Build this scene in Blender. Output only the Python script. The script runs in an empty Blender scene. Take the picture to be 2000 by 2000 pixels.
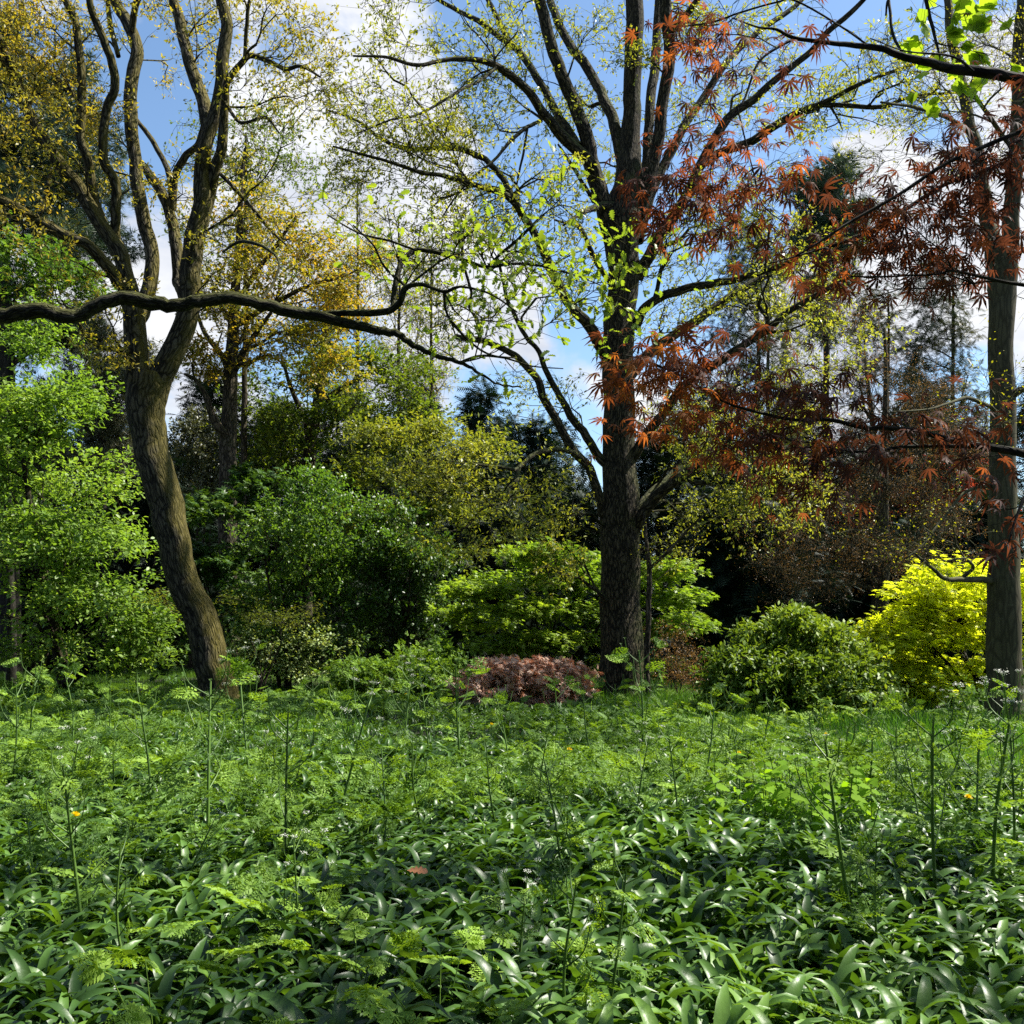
import bpy, math, random
import numpy as np
from math import radians, sin, cos, tan, pi

SEED = 7
rng = np.random.default_rng(SEED)
random.seed(SEED)
F = 1962.0                      # focal length in photo pixels (photo is 2000 wide)
PITCH = math.atan(210 / F)
EYE = 1.6

# ------------------------------------------------------------------ camera
scn = bpy.context.scene
cd = bpy.data.cameras.new('camera')
cam = bpy.data.objects.new('camera', cd)
scn.collection.objects.link(cam)
cam.location = (0, 0, EYE)
cam.rotation_euler = (pi / 2 + PITCH, 0, 0)
cd.sensor_width = 36
cd.lens = 36 * F / 2000
cd.clip_start = 0.05
cd.clip_end = 2000
scn.camera = cam

# ------------------------------------------------------------------ light
SUN_EL = radians(54)
SUN_AZ = radians(75)            # measured from forward (+Y) towards the right (+X)
sd = bpy.data.lights.new('sun', 'SUN')
sd.energy = 5.0
sd.angle = radians(0.5)
sd.color = (1.0, 0.95, 0.86)
sun = bpy.data.objects.new('sun', sd)
scn.collection.objects.link(sun)
from mathutils import Vector
sv = Vector((sin(SUN_AZ) * cos(SUN_EL), cos(SUN_AZ) * cos(SUN_EL), sin(SUN_EL)))
sun.rotation_euler = sv.to_track_quat('Z', 'Y').to_euler()
sun.location = (20, 5, 30)

scn.view_settings.view_transform = 'Standard'
scn.view_settings.look = 'None'
scn.view_settings.exposure = 1.35
scn.view_settings.gamma = 1.0
scn.cycles.max_bounces = 6
scn.cycles.diffuse_bounces = 3
scn.cycles.glossy_bounces = 2
scn.cycles.transmission_bounces = 3
scn.cycles.transparent_max_bounces = 4
scn.cycles.sample_clamp_indirect = 6.0
scn.cycles.use_denoising = False
scn.cycles.use_adaptive_sampling = False


def ray(px, py):
    dx = (px - 1000) / F
    dz = (1000 - py) / F
    return np.array([dx, cos(PITCH) - dz * sin(PITCH), sin(PITCH) + dz * cos(PITCH)])


def P(px, py, Y):
    r = ray(px, py)
    k = Y / r[1]
    return np.array([r[0] * k, Y, EYE + r[2] * k])


# ------------------------------------------------------------------ sky
world = bpy.data.worlds.new('World')
scn.world = world
world.use_nodes = True
nt = world.node_tree
for n in list(nt.nodes):
    nt.nodes.remove(n)


def N(tree, typ, **kw):
    n = tree.nodes.new(typ)
    for k, v in kw.items():
        if k == 'inp':
            for a, b in v.items():
                n.inputs[a].default_value = b
        else:
            setattr(n, k, v)
    return n


def build_world():
    L = nt.links.new
    out = N(nt, 'ShaderNodeOutputWorld')
    bg = N(nt, 'ShaderNodeBackground', inp={'Strength': 0.1})
    sky = N(nt, 'ShaderNodeTexSky', sky_type='NISHITA', sun_disc=False, sun_elevation=SUN_EL,
            sun_rotation=SUN_AZ, air_density=1.0, dust_density=0.6, ozone_density=1.6)
    gain = N(nt, 'ShaderNodeMix', data_type='RGBA', blend_type='MULTIPLY', inp={'Factor': 1.0})
    gain.inputs['B'].default_value = (0.74, 0.82, 0.85, 1)
    tc = N(nt, 'ShaderNodeTexCoord')
    mp = N(nt, 'ShaderNodeMapping', inp={'Scale': (1.0, 1.0, 1.7), 'Location': (3.1, 0.7, 0.2)})
    n1 = N(nt, 'ShaderNodeTexNoise', inp={'Scale': 5.5, 'Detail': 9.0, 'Roughness': 0.55, 'Distortion': 0.25})
    L(tc.outputs['Generated'], mp.inputs['Vector'])
    L(mp.outputs['Vector'], n1.inputs['Vector'])
    acc = n1.outputs['Fac']
    wn = N(nt, 'ShaderNodeTexNoise', inp={'Scale': 7.0, 'Detail': 5.0, 'Roughness': 0.6})
    L(tc.outputs['Generated'], wn.inputs['Vector'])
    wd = N(nt, 'ShaderNodeMix', data_type='RGBA', blend_type='LINEAR_LIGHT', inp={'Factor': 0.09})
    L(tc.outputs['Generated'], wd.inputs['A'])
    L(wn.outputs['Color'], wd.inputs['B'])
    # banks of cumulus and blue openings, by direction in the sky
    spots = [(600, 110, 6, 0.22), (470, 330, 8, 0.16), (720, 330, 7, .2), (900, 430, 8, .26), (1000, 640, 8, .24), (870, 240, 6, .2),
             (1650, 330, 4.5, .3), (1850, 480, 11, .25), (1950, 150, 9, .04), (1500, 700, 10, .15), (200, 200, 9, .05), (1160, 740, 6, .1),
             (1700, 600, 8, .2), (400, 750, 9, .15), (700, 760, 10, .1), (60, 560, 6, .1), (760, 60, 5, .1),
             (1060, 280, 7, -.4), (1130, 110, 7, -.3), (1060, 480, 5, -.25), (300, 160, 4, -.3), (1390, 160, 9, -.35), (330, 250, 3, -.3),
             (1050, 790, 6, -.35), (1520, 200, 8, -.3), (560, 90, 2.5, -.15), (1180, 600, 5, -.25), (1360, 620, 6, -.2), (560, 170, 3, -.15),
             (1330, 400, 7, -.25), (1760, 240, 3.5, -.15), (600, 720, 4, -.2), (1800, 720, 5, -.3)]
    for px, py, deg, amt in spots:
        r = ray(px, py)
        r = r / np.linalg.norm(r)
        d = N(nt, 'ShaderNodeVectorMath', operation='DISTANCE')
        d.inputs[1].default_value = tuple(r)
        L(wd.outputs['Result'], d.inputs[0])
        m = N(nt, 'ShaderNodeMapRange', interpolation_type='SMOOTHSTEP',
              inp={'From Min': 0.0, 'From Max': radians(deg) * 1.3, 'To Min': amt, 'To Max': 0.0})
        L(d.outputs['Value'], m.inputs['Value'])
        a = N(nt, 'ShaderNodeMath', operation='ADD')
        L(acc, a.inputs[0])
        L(m.outputs[0], a.inputs[1])
        acc = a.outputs[0]
    ramp = N(nt, 'ShaderNodeMapRange', interpolation_type='SMOOTHSTEP', inp={'From Min': 0.50, 'From Max': 0.67})
    L(acc, ramp.inputs['Value'])
    n2 = N(nt, 'ShaderNodeTexNoise', inp={'Scale': 6.0, 'Detail': 6.0, 'Roughness': 0.6})
    L(mp.outputs['Vector'], n2.inputs['Vector'])
    cr = N(nt, 'ShaderNodeValToRGB')
    cr.color_ramp.elements[0].position = 0.35
    cr.color_ramp.elements[0].color = (2.7, 2.9, 3.35, 1)
    cr.color_ramp.elements[1].position = 0.62
    cr.color_ramp.elements[1].color = (4.2, 4.25, 4.35, 1)
    L(n2.outputs['Fac'], cr.inputs['Fac'])
    mx = N(nt, 'ShaderNodeMix', data_type='RGBA')
    L(ramp.outputs[0], mx.inputs['Factor'])
    L(sky.outputs[0], gain.inputs['A'])
    L(gain.outputs['Result'], mx.inputs['A'])
    L(cr.outputs['Color'], mx.inputs['B'])
    L(mx.outputs['Result'], bg.inputs['Color'])
    L(bg.outputs[0], out.inputs[0])


build_world()
world.cycles.sampling_method = 'MANUAL'
world.cycles.sample_map_resolution = 512


# ------------------------------------------------------------------ materials
def new_mat(name):
    m = bpy.data.materials.new(name)
    m.use_nodes = True
    t = m.node_tree
    for n in list(t.nodes):
        t.nodes.remove(n)
    return m, t


def leaf_mat(name, cols, trans=0.45, tcol=None, rough=0.45, spec=0.35, tgain=1.3, bump=0.0):
    """cols: list of (pos, rgb) spread over leaves by the per-leaf random number"""
    m, t = new_mat(name)
    L = t.links.new
    out = N(t, 'ShaderNodeOutputMaterial')
    at = N(t, 'ShaderNodeAttribute', attribute_name='v')
    cr = N(t, 'ShaderNodeValToRGB')
    el = cr.color_ramp.elements
    while len(el) < len(cols):
        el.new(0.5)
    for e, (p, c) in zip(el, cols):
        e.position = p
        e.color = (*c, 1)
    L(at.outputs['Fac'], cr.inputs['Fac'])
    pb = N(t, 'ShaderNodeBsdfPrincipled', inp={'Roughness': rough, 'Specular IOR Level': spec})
    tr = N(t, 'ShaderNodeBsdfTranslucent')
    if bump:
        ge = N(t, 'ShaderNodeNewGeometry')
        bn = N(t, 'ShaderNodeTexNoise', inp={'Scale': 55.0, 'Detail': 3.0, 'Roughness': .6})
        L(ge.outputs['Position'], bn.inputs['Vector'])
        bp = N(t, 'ShaderNodeBump', inp={'Strength': bump, 'Distance': .006})
        L(bn.outputs['Fac'], bp.inputs['Height'])
        L(bp.outputs[0], pb.inputs['Normal'])
    g = N(t, 'ShaderNodeMix', data_type='RGBA', blend_type='MULTIPLY', inp={'Factor': 1.0})
    tc = tcol or (1.25, 1.15, 0.35)
    g.inputs['B'].default_value = (tc[0] * tgain, tc[1] * tgain, tc[2] * tgain, 1)
    L(cr.outputs['Color'], g.inputs['A'])
    L(cr.outputs['Color'], pb.inputs['Base Color'])
    L(g.outputs['Result'], tr.inputs['Color'])
    mx = N(t, 'ShaderNodeMixShader', inp={0: trans})
    L(pb.outputs[0], mx.inputs[1])
    L(tr.outputs[0], mx.inputs[2])
    L(mx.outputs[0], out.inputs[0])
    return m


def bark_mat(name, dark, light, moss=(0.07, 0.085, 0.018), moss_amt=0.5, scale=26.0, moss_dir=(0.3, 0.0, 0.9), depth=0.05):
    m, t = new_mat(name)
    L = t.links.new
    out = N(t, 'ShaderNodeOutputMaterial')
    uv = N(t, 'ShaderNodeUVMap', uv_map='uv')
    mp = N(t, 'ShaderNodeMapping', inp={'Scale': (1.0, 0.22, 1.0)})
    L(uv.outputs[0], mp.inputs['Vector'])
    vo = N(t, 'ShaderNodeTexVoronoi', feature='DISTANCE_TO_EDGE', inp={'Scale': scale, 'Randomness': 1.0})
    nz = N(t, 'ShaderNodeTexNoise', inp={'Scale': scale * 1.4, 'Detail': 6.0, 'Roughness': 0.65})
    wn = N(t, 'ShaderNodeTexNoise', inp={'Scale': scale * 0.5, 'Detail': 3.0})
    L(mp.outputs[0], wn.inputs['Vector'])
    ad = N(t, 'ShaderNodeMix', data_type='RGBA', blend_type='LINEAR_LIGHT', inp={'Factor': 0.06})
    L(mp.outputs[0], ad.inputs['A'])
    L(wn.outputs['Color'], ad.inputs['B'])
    L(ad.outputs['Result'], vo.inputs['Vector'])
    L(mp.outputs[0], nz.inputs['Vector'])
    h = N(t, 'ShaderNodeMapRange', inp={'From Min': 0.0, 'From Max': 0.22})
    L(vo.outputs['Distance'], h.inputs['Value'])
    hm = N(t, 'ShaderNodeMath', operation='MULTIPLY')
    L(h.outputs[0], hm.inputs[0])
    L(nz.outputs['Fac'], hm.inputs[1])
    cr = N(t, 'ShaderNodeValToRGB')
    cr.color_ramp.elements[0].position = 0.08
    cr.color_ramp.elements[0].color = (*dark, 1)
    cr.color_ramp.elements[1].position = 0.55
    cr.color_ramp.elements[1].color = (*light, 1)
    L(hm.outputs[0], cr.inputs['Fac'])
    ge = N(t, 'ShaderNodeNewGeometry')
    dt = N(t, 'ShaderNodeVectorMath', operation='DOT_PRODUCT')
    dt.inputs[1].default_value = moss_dir
    L(ge.outputs['Normal'], dt.inputs[0])
    pn = N(t, 'ShaderNodeTexNoise', inp={'Scale': 1.7, 'Detail': 5.0, 'Roughness': 0.65})
    L(ge.outputs['Position'], pn.inputs['Vector'])
    sm = N(t, 'ShaderNodeMath', operation='MULTIPLY_ADD', inp={1: 0.45})
    L(dt.outputs['Value'], sm.inputs[0])
    L(pn.outputs['Fac'], sm.inputs[2])
    mr = N(t, 'ShaderNodeMapRange', interpolation_type='SMOOTHSTEP', inp={'From Min': 0.5, 'From Max': 0.85, 'To Max': moss_amt})
    L(sm.outputs[0], mr.inputs['Value'])
    mx = N(t, 'ShaderNodeMix', data_type='RGBA')
    mx.inputs['B'].default_value = (*moss, 1)
    L(mr.outputs[0], mx.inputs['Factor'])
    L(cr.outputs['Color'], mx.inputs['A'])
    # pale lichen blotches
    ln = N(t, 'ShaderNodeTexNoise', inp={'Scale': 9.0, 'Detail': 4.0, 'Roughness': 0.7})
    L(ge.outputs['Position'], ln.inputs['Vector'])
    lr = N(t, 'ShaderNodeMapRange', interpolation_type='SMOOTHSTEP', inp={'From Min': 0.6, 'From Max': 0.72, 'To Max': 0.45})
    L(ln.outputs['Fac'], lr.inputs['Value'])
    mx2 = N(t, 'ShaderNodeMix', data_type='RGBA')
    mx2.inputs['B'].default_value = (light[0] * 1.5 + 0.02, light[1] * 1.55 + 0.025, light[2] * 1.5 + 0.02, 1)
    L(lr.outputs[0], mx2.inputs['Factor'])
    L(mx.outputs['Result'], mx2.inputs['A'])
    bp = N(t, 'ShaderNodeBump', inp={'Strength': 0.9, 'Distance': depth})
    L(hm.outputs[0], bp.inputs['Height'])
    pb = N(t, 'ShaderNodeBsdfPrincipled', inp={'Roughness': 0.9, 'Specular IOR Level': 0.2})
    L(mx2.outputs['Result'], pb.inputs['Base Color'])
    L(bp.outputs[0], pb.inputs['Normal'])
    L(pb.outputs[0], out.inputs[0])
    return m


def plain_mat(name, col, rough=0.7):
    m, t = new_mat(name)
    L = t.links.new
    out = N(t, 'ShaderNodeOutputMaterial')
    ge = N(t, 'ShaderNodeNewGeometry')
    nz = N(t, 'ShaderNodeTexNoise', inp={'Scale': 8.0, 'Detail': 4.0})
    L(ge.outputs['Position'], nz.inputs['Vector'])
    cr = N(t, 'ShaderNodeValToRGB')
    cr.color_ramp.elements[0].position = .3
    cr.color_ramp.elements[0].color = (col[0] * .6, col[1] * .6, col[2] * .6, 1)
    cr.color_ramp.elements[1].position = .7
    cr.color_ramp.elements[1].color = (col[0] * 1.3, col[1] * 1.3, col[2] * 1.3, 1)
    L(nz.outputs['Fac'], cr.inputs['Fac'])
    pb = N(t, 'ShaderNodeBsdfPrincipled', inp={'Roughness': rough})
    L(cr.outputs['Color'], pb.inputs['Base Color'])
    L(pb.outputs[0], out.inputs[0])
    return m


def G(*cols):
    n = len(cols)
    return [(i / max(1, n - 1), c) for i, c in enumerate(cols)]


M = {}
M['bark_oak'] = bark_mat('bark_oak', (0.006, 0.005, 0.0035), (0.085, 0.068, 0.042), moss_amt=0.6, scale=23)
M['bark_lean'] = bark_mat('bark_lean', (0.007, 0.006, 0.004), (0.085, 0.074, 0.048), moss=(0.12, 0.10, 0.015), moss_amt=0.6, moss_dir=(1.0, 0.0, 0.35), scale=17)
M['bark_beech'] = bark_mat('bark_beech', (0.040, 0.035, 0.020), (0.080, 0.070, 0.040), moss_amt=0.4, scale=14, depth=0.003)
M['bark_mossy'] = bark_mat('bark_mossy', (0.008, 0.007, 0.005), (0.05, 0.045, 0.03), moss=(0.08, 0.085, 0.02), moss_amt=0.9, scale=40, moss_dir=(0.1, 0, 1.0))
M['bark_dark'] = bark_mat('bark_dark', (0.006, 0.005, 0.005), (0.03, 0.026, 0.022), moss_amt=0.1, scale=30, depth=.006)
M['bark_grey'] = bark_mat('bark_grey', (0.015, 0.011, 0.008), (0.11, 0.085, 0.062), moss_amt=0.35, scale=18)
M['bark_larch'] = bark_mat('bark_larch', (0.03, 0.024, 0.016), (0.14, 0.112, 0.075), moss_amt=0.5, scale=22)
M['bark_brown'] = bark_mat('bark_brown', (0.012, 0.009, 0.006), (0.07, 0.05, 0.034), moss_amt=0.3, scale=22)

M['oakleaf'] = leaf_mat('oakleaf', G((0.15, 0.18, 0.04), (0.22, 0.26, 0.05), (0.30, 0.32, 0.06), (0.34, 0.31, 0.08)))
M['goldleaf'] = leaf_mat('goldleaf', G((0.12, 0.17, 0.03), (0.20, 0.22, 0.03), (0.30, 0.27, 0.04), (0.38, 0.27, 0.04), (0.42, 0.22, 0.03)))
M['leanleaf'] = leaf_mat('leanleaf', G((0.14, 0.16, 0.04), (0.23, 0.23, 0.05), (0.33, 0.28, 0.05), (0.38, 0.25, 0.06)))
M['hornbeam'] = leaf_mat('hornbeam', G((0.10, 0.18, 0.03), (0.17, 0.28, 0.045), (0.27, 0.38, 0.07)), tcol=(1.15, 1.15, .4))
M['shrubleaf'] = leaf_mat('shrubleaf', G((0.05, 0.12, 0.02), (0.09, 0.18, 0.03), (0.15, 0.25, 0.05)), spec=.5, rough=.4)
M['darkbroad'] = leaf_mat('darkbroad', G((0.03, 0.075, 0.014), (0.055, 0.12, 0.02), (0.10, 0.17, 0.025)), trans=.3, spec=.5)
M['yellowgreen'] = leaf_mat('yellowgreen', G((0.16, 0.19, 0.02), (0.26, 0.27, 0.02), (0.36, 0.33, 0.02)))
M['midgreen'] = leaf_mat('midgreen', G((0.06, 0.11, 0.02), (0.11, 0.17, 0.022), (0.19, 0.22, 0.03)))
M['paleleaf'] = leaf_mat('paleleaf', G((0.14, 0.22, 0.06), (0.24, 0.33, 0.11), (0.40, 0.46, 0.24)), trans=.3)
M['fieldmaple'] = leaf_mat('fieldmaple', G((0.07, 0.11, 0.02), (0.15, 0.19, 0.03), (0.28, 0.29, 0.04)))
M['yew'] = leaf_mat('yew', G((0.006, 0.014, 0.006), (0.012, 0.026, 0.010), (0.022, 0.042, 0.015)), trans=.08, spec=.25, rough=.6)
M['spruce'] = leaf_mat('spruce', G((0.006, 0.018, 0.010), (0.010, 0.028, 0.014), (0.02, 0.045, 0.018)), trans=.08, spec=.25, rough=.6)
M['pine'] = leaf_mat('pine', G((0.025, 0.05, 0.03), (0.045, 0.08, 0.045), (0.09, 0.13, 0.07)), trans=.15, spec=.4)
M['cedar'] = leaf_mat('cedar', G((0.07, 0.085, 0.05), (0.11, 0.12, 0.07), (0.15, 0.15, 0.09)), trans=.15)
M['fir'] = leaf_mat('fir', G((0.035, 0.055, 0.035), (0.06, 0.08, 0.045), (0.12, 0.10, 0.05)), trans=.15)
M['greenmaple'] = leaf_mat('greenmaple', G((0.13, 0.21, 0.03), (0.21, 0.31, 0.04), (0.33, 0.41, 0.06)), tcol=(1.15, 1.2, .35))
M['redmound'] = leaf_mat('redmound', G((0.36, 0.20, 0.13), (0.52, 0.33, 0.23), (0.66, 0.48, 0.36)), trans=.15, tcol=(1.2, .7, .5), spec=.4)
M['copper'] = leaf_mat('copper', G((0.22, 0.05, 0.025), (0.36, 0.09, 0.04), (0.42, 0.15, 0.06)), trans=.4, tcol=(1.4, .7, .5))
M['brownbush'] = leaf_mat('brownbush', G((0.12, 0.09, 0.04), (0.22, 0.13, 0.06), (0.34, 0.20, 0.08)), trans=.3, tcol=(1.2, 1, .4))
M['rhodo'] = leaf_mat('rhodo', G((0.07, 0.13, 0.02), (0.14, 0.22, 0.03), (0.27, 0.36, 0.05)), trans=.3, spec=.3, rough=.5)
M['limeacer'] = leaf_mat('limeacer', G((0.36, 0.42, 0.02), (0.48, 0.53, 0.025), (0.58, 0.60, 0.07)), tcol=(1.05, 1.05, .35), trans=.58, tgain=1.5)
M['redacer'] = leaf_mat('redacer', [(0, (0.022, 0.012, 0.012)), (.3, (0.045, 0.02, 0.018)), (.55, (0.09, 0.034, 0.022)), (.8, (0.20, 0.07, 0.025)), (1.0, (0.36, 0.15, 0.035))], trans=.5, tcol=(1.5, 1.05, .55), spec=.2, rough=.65)
M['nearoak'] = leaf_mat('nearoak', G((0.12, 0.18, 0.03), (0.18, 0.25, 0.04), (0.27, 0.32, 0.05)), tcol=(1.2, 1.2, .35))
M['tulip'] = leaf_mat('tulip', G((0.16, 0.26, 0.03), (0.25, 0.34, 0.04)), trans=.6, tcol=(1.2, 1.2, .35))
M['garlic'] = leaf_mat('garlic', [(0, (0.020, 0.052, 0.010)), (.35, (0.046, 0.105, 0.018)), (.65, (0.082, 0.168, 0.028)), (.965, (0.14, 0.25, 0.045)), (1.0, (0.34, 0.30, 0.05))], trans=.26, rough=.4, spec=.36, bump=.2, tcol=(1.3, 1.25, .3))
M['parsley'] = leaf_mat('parsley', G((0.038, 0.092, 0.016), (0.115, 0.215, 0.028), (0.24, 0.38, 0.045)), trans=.34, rough=.6, spec=.25)
M['grass'] = leaf_mat('grass', G((0.045, 0.13, 0.016), (0.07, 0.19, 0.02), (0.12, 0.25, 0.03)), trans=.4)
M['lawn'] = leaf_mat('lawn', G((0.10, 0.22, 0.02), (0.14, 0.28, 0.025)), trans=.4)
M['nettle'] = leaf_mat('nettle', G((0.13, 0.26, 0.015), (0.19, 0.34, 0.02)), trans=.5, spec=.1, rough=.7)
M['stem'] = leaf_mat('stem', G((0.06, 0.12, 0.025), (0.11, 0.20, 0.035)), trans=.15)
M['white'] = leaf_mat('white', G((0.6, 0.62, 0.52), (0.8, 0.8, 0.74)), trans=.3, tcol=(1, 1, 1), tgain=1)
M['yellow'] = leaf_mat('yellow', G((0.80, 0.60, 0.01), (0.88, 0.68, 0.015)), trans=.3, tcol=(1, 1, .5), tgain=1)
M['deadleaf'] = leaf_mat('deadleaf', G((0.30, 0.12, 0.05), (0.36, 0.16, 0.07)), trans=.2, tcol=(1, .8, .5), tgain=1)
M['deadwood'] = plain_mat('deadwood', (0.24, 0.20, 0.15), .8)


def ground_mat():
    m, t = new_mat('ground')
    L = t.links.new
    out = N(t, 'ShaderNodeOutputMaterial')
    ge = N(t, 'ShaderNodeNewGeometry')
    n1 = N(t, 'ShaderNodeTexNoise', inp={'Scale': 0.35, 'Detail': 6.0, 'Roughness': .6})
    n2 = N(t, 'ShaderNodeTexNoise', inp={'Scale': 14.0, 'Detail': 8.0, 'Roughness': .7})
    L(ge.outputs['Position'], n1.inputs['Vector'])
    L(ge.outputs['Position'], n2.inputs['Vector'])
    c1 = N(t, 'ShaderNodeValToRGB')
    c1.color_ramp.elements[0].position = .3
    c1.color_ramp.elements[0].color = (.012, .009, .006, 1)
    c1.color_ramp.elements[1].position = .75
    c1.color_ramp.elements[1].color = (.045, .034, .02, 1)
    L(n2.outputs['Fac'], c1.inputs['Fac'])
    c2 = N(t, 'ShaderNodeValToRGB')
    c2.color_ramp.elements[0].position = .3
    c2.color_ramp.elements[0].color = (.02, .03, .008, 1)
    c2.color_ramp.elements[1].position = .7
    c2.color_ramp.elements[1].color = (.04, .07, .015, 1)
    L(n2.outputs['Fac'], c2.inputs['Fac'])
    mr = N(t, 'ShaderNodeMapRange', inp={'From Min': .42, 'From Max': .58})
    L(n1.outputs['Fac'], mr.inputs['Value'])
    mx = N(t, 'ShaderNodeMix', data_type='RGBA')
    L(mr.outputs[0], mx.inputs['Factor'])
    L(c1.outputs['Color'], mx.inputs['A'])
    L(c2.outputs['Color'], mx.inputs['B'])
    bp = N(t, 'ShaderNodeBump', inp={'Strength': .8, 'Distance': .05})
    L(n2.outputs['Fac'], bp.inputs['Height'])
    pb = N(t, 'ShaderNodeBsdfPrincipled', inp={'Roughness': .95})
    L(mx.outputs['Result'], pb.inputs['Base Color'])
    L(bp.outputs[0], pb.inputs['Normal'])
    L(pb.outputs[0], out.inputs[0])
    return m


# ------------------------------------------------------------------ mesh helpers
def nrm(a):
    return a / np.maximum(np.linalg.norm(a, axis=-1, keepdims=True), 1e-9)


class MB:
    """collects vertices and polygons, links them as one mesh object"""

    def __init__(s):
        s.v = []; s.f = []; s.tot = []; s.n = 0; s.a = []; s.uv = []; s.hasuv = False

    def add(s, v, loops, tot, att=None, uv=None):
        s.v.append(np.asarray(v, dtype=np.float32).reshape(-1, 3))
        s.f.append(np.asarray(loops).ravel() + s.n)
        s.tot.append(np.asarray(tot).ravel())
        k = len(s.v[-1])
        s.a.append(np.zeros(k) if att is None else np.asarray(att).ravel())
        if uv is not None:
            s.hasuv = True
        s.uv.append(np.zeros((len(s.f[-1]), 2)) if uv is None else uv)
        s.n += k

    def build(s, name, mat, parent=None, origin=(0, 0, 0), smooth=False):
        me = bpy.data.meshes.new(name)
        if s.n:
            v = np.concatenate(s.v) - np.asarray(origin, dtype=np.float32)
            f = np.concatenate(s.f).astype(np.int32)
            tot = np.concatenate(s.tot).astype(np.int32)
            st = np.concatenate([[0], np.cumsum(tot)[:-1]]).astype(np.int32)
            me.vertices.add(len(v)); me.loops.add(len(f)); me.polygons.add(len(tot))
            me.vertices.foreach_set('co', v.ravel().astype(np.float32))
            me.loops.foreach_set('vertex_index', f)
            me.polygons.foreach_set('loop_start', st)
            me.polygons.foreach_set('loop_total', tot)
            if smooth:
                me.polygons.foreach_set('use_smooth', np.ones(len(tot), dtype=bool))
            me.update(calc_edges=True)
            at = me.attributes.new('v', 'FLOAT', 'POINT')
            at.data.foreach_set('value', np.concatenate(s.a).astype(np.float32))
            if s.hasuv:
                u = me.uv_layers.new(name='uv')
                u.data.foreach_set('uv', np.concatenate(s.uv).ravel().astype(np.float32))
        me.materials.append(mat)
        o = bpy.data.objects.new(name, me)
        scn.collection.objects.link(o)
        if parent is not None:
            o.parent = parent
        else:
            o.location = origin
        return o

    # tubes: paths (B,K,3), radii (B,K)
    def tubes(s, paths, radii, sides=6, lump=0.0, cap=False):
        paths = np.asarray(paths, float); radii = np.asarray(radii, float)
        B, K, _ = paths.shape
        t = np.gradient(paths, axis=1)
        t = nrm(t)
        mean = nrm(paths[:, -1] - paths[:, 0])
        ax = np.argmin(np.abs(mean), axis=1)
        ref = np.eye(3)[ax][:, None, :]
        u = nrm(np.cross(t, np.broadcast_to(ref, t.shape)))
        w = np.cross(t, u)
        ang = np.arange(sides) * 2 * pi / sides
        r = radii[:, :, None]
        if lump > 0:
            ph = rng.uniform(0, 6, (B, 1, 1))
            kk = np.arange(K)[None, :, None]
            r = r * (1 + lump * (np.sin(3 * ang + ph + kk * .23) * .5 + np.sin(5 * ang - ph * 2 + kk * .31) * .3 + rng.normal(0, .25, (B, K, sides))))
        else:
            r = np.broadcast_to(r, (B, K, sides))
        v = paths[:, :, None, :] + r[..., None] * (np.cos(ang)[None, None, :, None] * u[:, :, None, :] + np.sin(ang)[None, None, :, None] * w[:, :, None, :])
        idx = np.arange(B * K * sides).reshape(B, K, sides)
        a = idx[:, :-1, :]; b = np.roll(a, -1, axis=2); d = idx[:, 1:, :]; c = np.roll(d, -1, axis=2)
        loops = np.stack([a, b, c, d], -1)
        seg = np.linalg.norm(np.diff(paths, axis=1), axis=2)
        ln = np.concatenate([np.zeros((B, 1)), np.cumsum(seg, 1)], 1) + rng.uniform(0, 50, (B, 1))
        circ = np.maximum(radii.mean(1), .01) * 2 * pi
        uu = np.arange(sides + 1) / sides
        u0 = circ[:, None, None] * uu[None, None, :-1] + np.zeros((B, K - 1, 1))
        u1 = circ[:, None, None] * uu[None, None, 1:] + np.zeros((B, K - 1, 1))
        v0 = ln[:, :-1, None] + np.zeros((1, 1, sides)); v1 = ln[:, 1:, None] + np.zeros((1, 1, sides))
        uv = np.stack([np.stack([u0, v0], -1), np.stack([u1, v0], -1), np.stack([u1, v1], -1), np.stack([u0, v1], -1)], -2)
        n = loops.reshape(-1, 4).shape[0]
        s.add(v, loops, np.full(n, 4), att=np.repeat(rng.random(B), K * sides), uv=uv.reshape(-1, 2))
        if cap:
            e = idx[:, -1, :]
            s.add(np.zeros((0, 3)), e.ravel() - s.n + 0 if False else (e.ravel() - B * K * sides), np.full(B, sides), att=np.zeros(0), uv=np.zeros((B * sides, 2)))

    def leaves(s, tpl, pos, axis, normal, scale, att=None):
        """tpl=(verts(n,3), loops, tot); y = along, z = normal"""
        tv, tl, tt = tpl
        y = nrm(axis)
        x = nrm(np.cross(y, normal))
        z = np.cross(x, y)
        n = len(pos)
        if n == 0:
            return
        sc = np.broadcast_to(np.asarray(scale, float).reshape(-1, 1, 1), (n, 1, 1))
        v = pos[:, None, :] + sc * (tv[None, :, 0:1] * x[:, None, :] + tv[None, :, 1:2] * y[:, None, :] + tv[None, :, 2:3] * z[:, None, :])
        k = len(tv)
        loops = (np.arange(n) * k)[:, None] + tl[None, :]
        if att is None:
            att = rng.random(n)
        s.add(v, loops, np.tile(tt, n), att=np.repeat(att, k))


def tpl(verts, faces):
    return (np.array(verts, float), np.array([i for f in faces for i in f]), np.array([len(f) for f in faces]))


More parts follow.
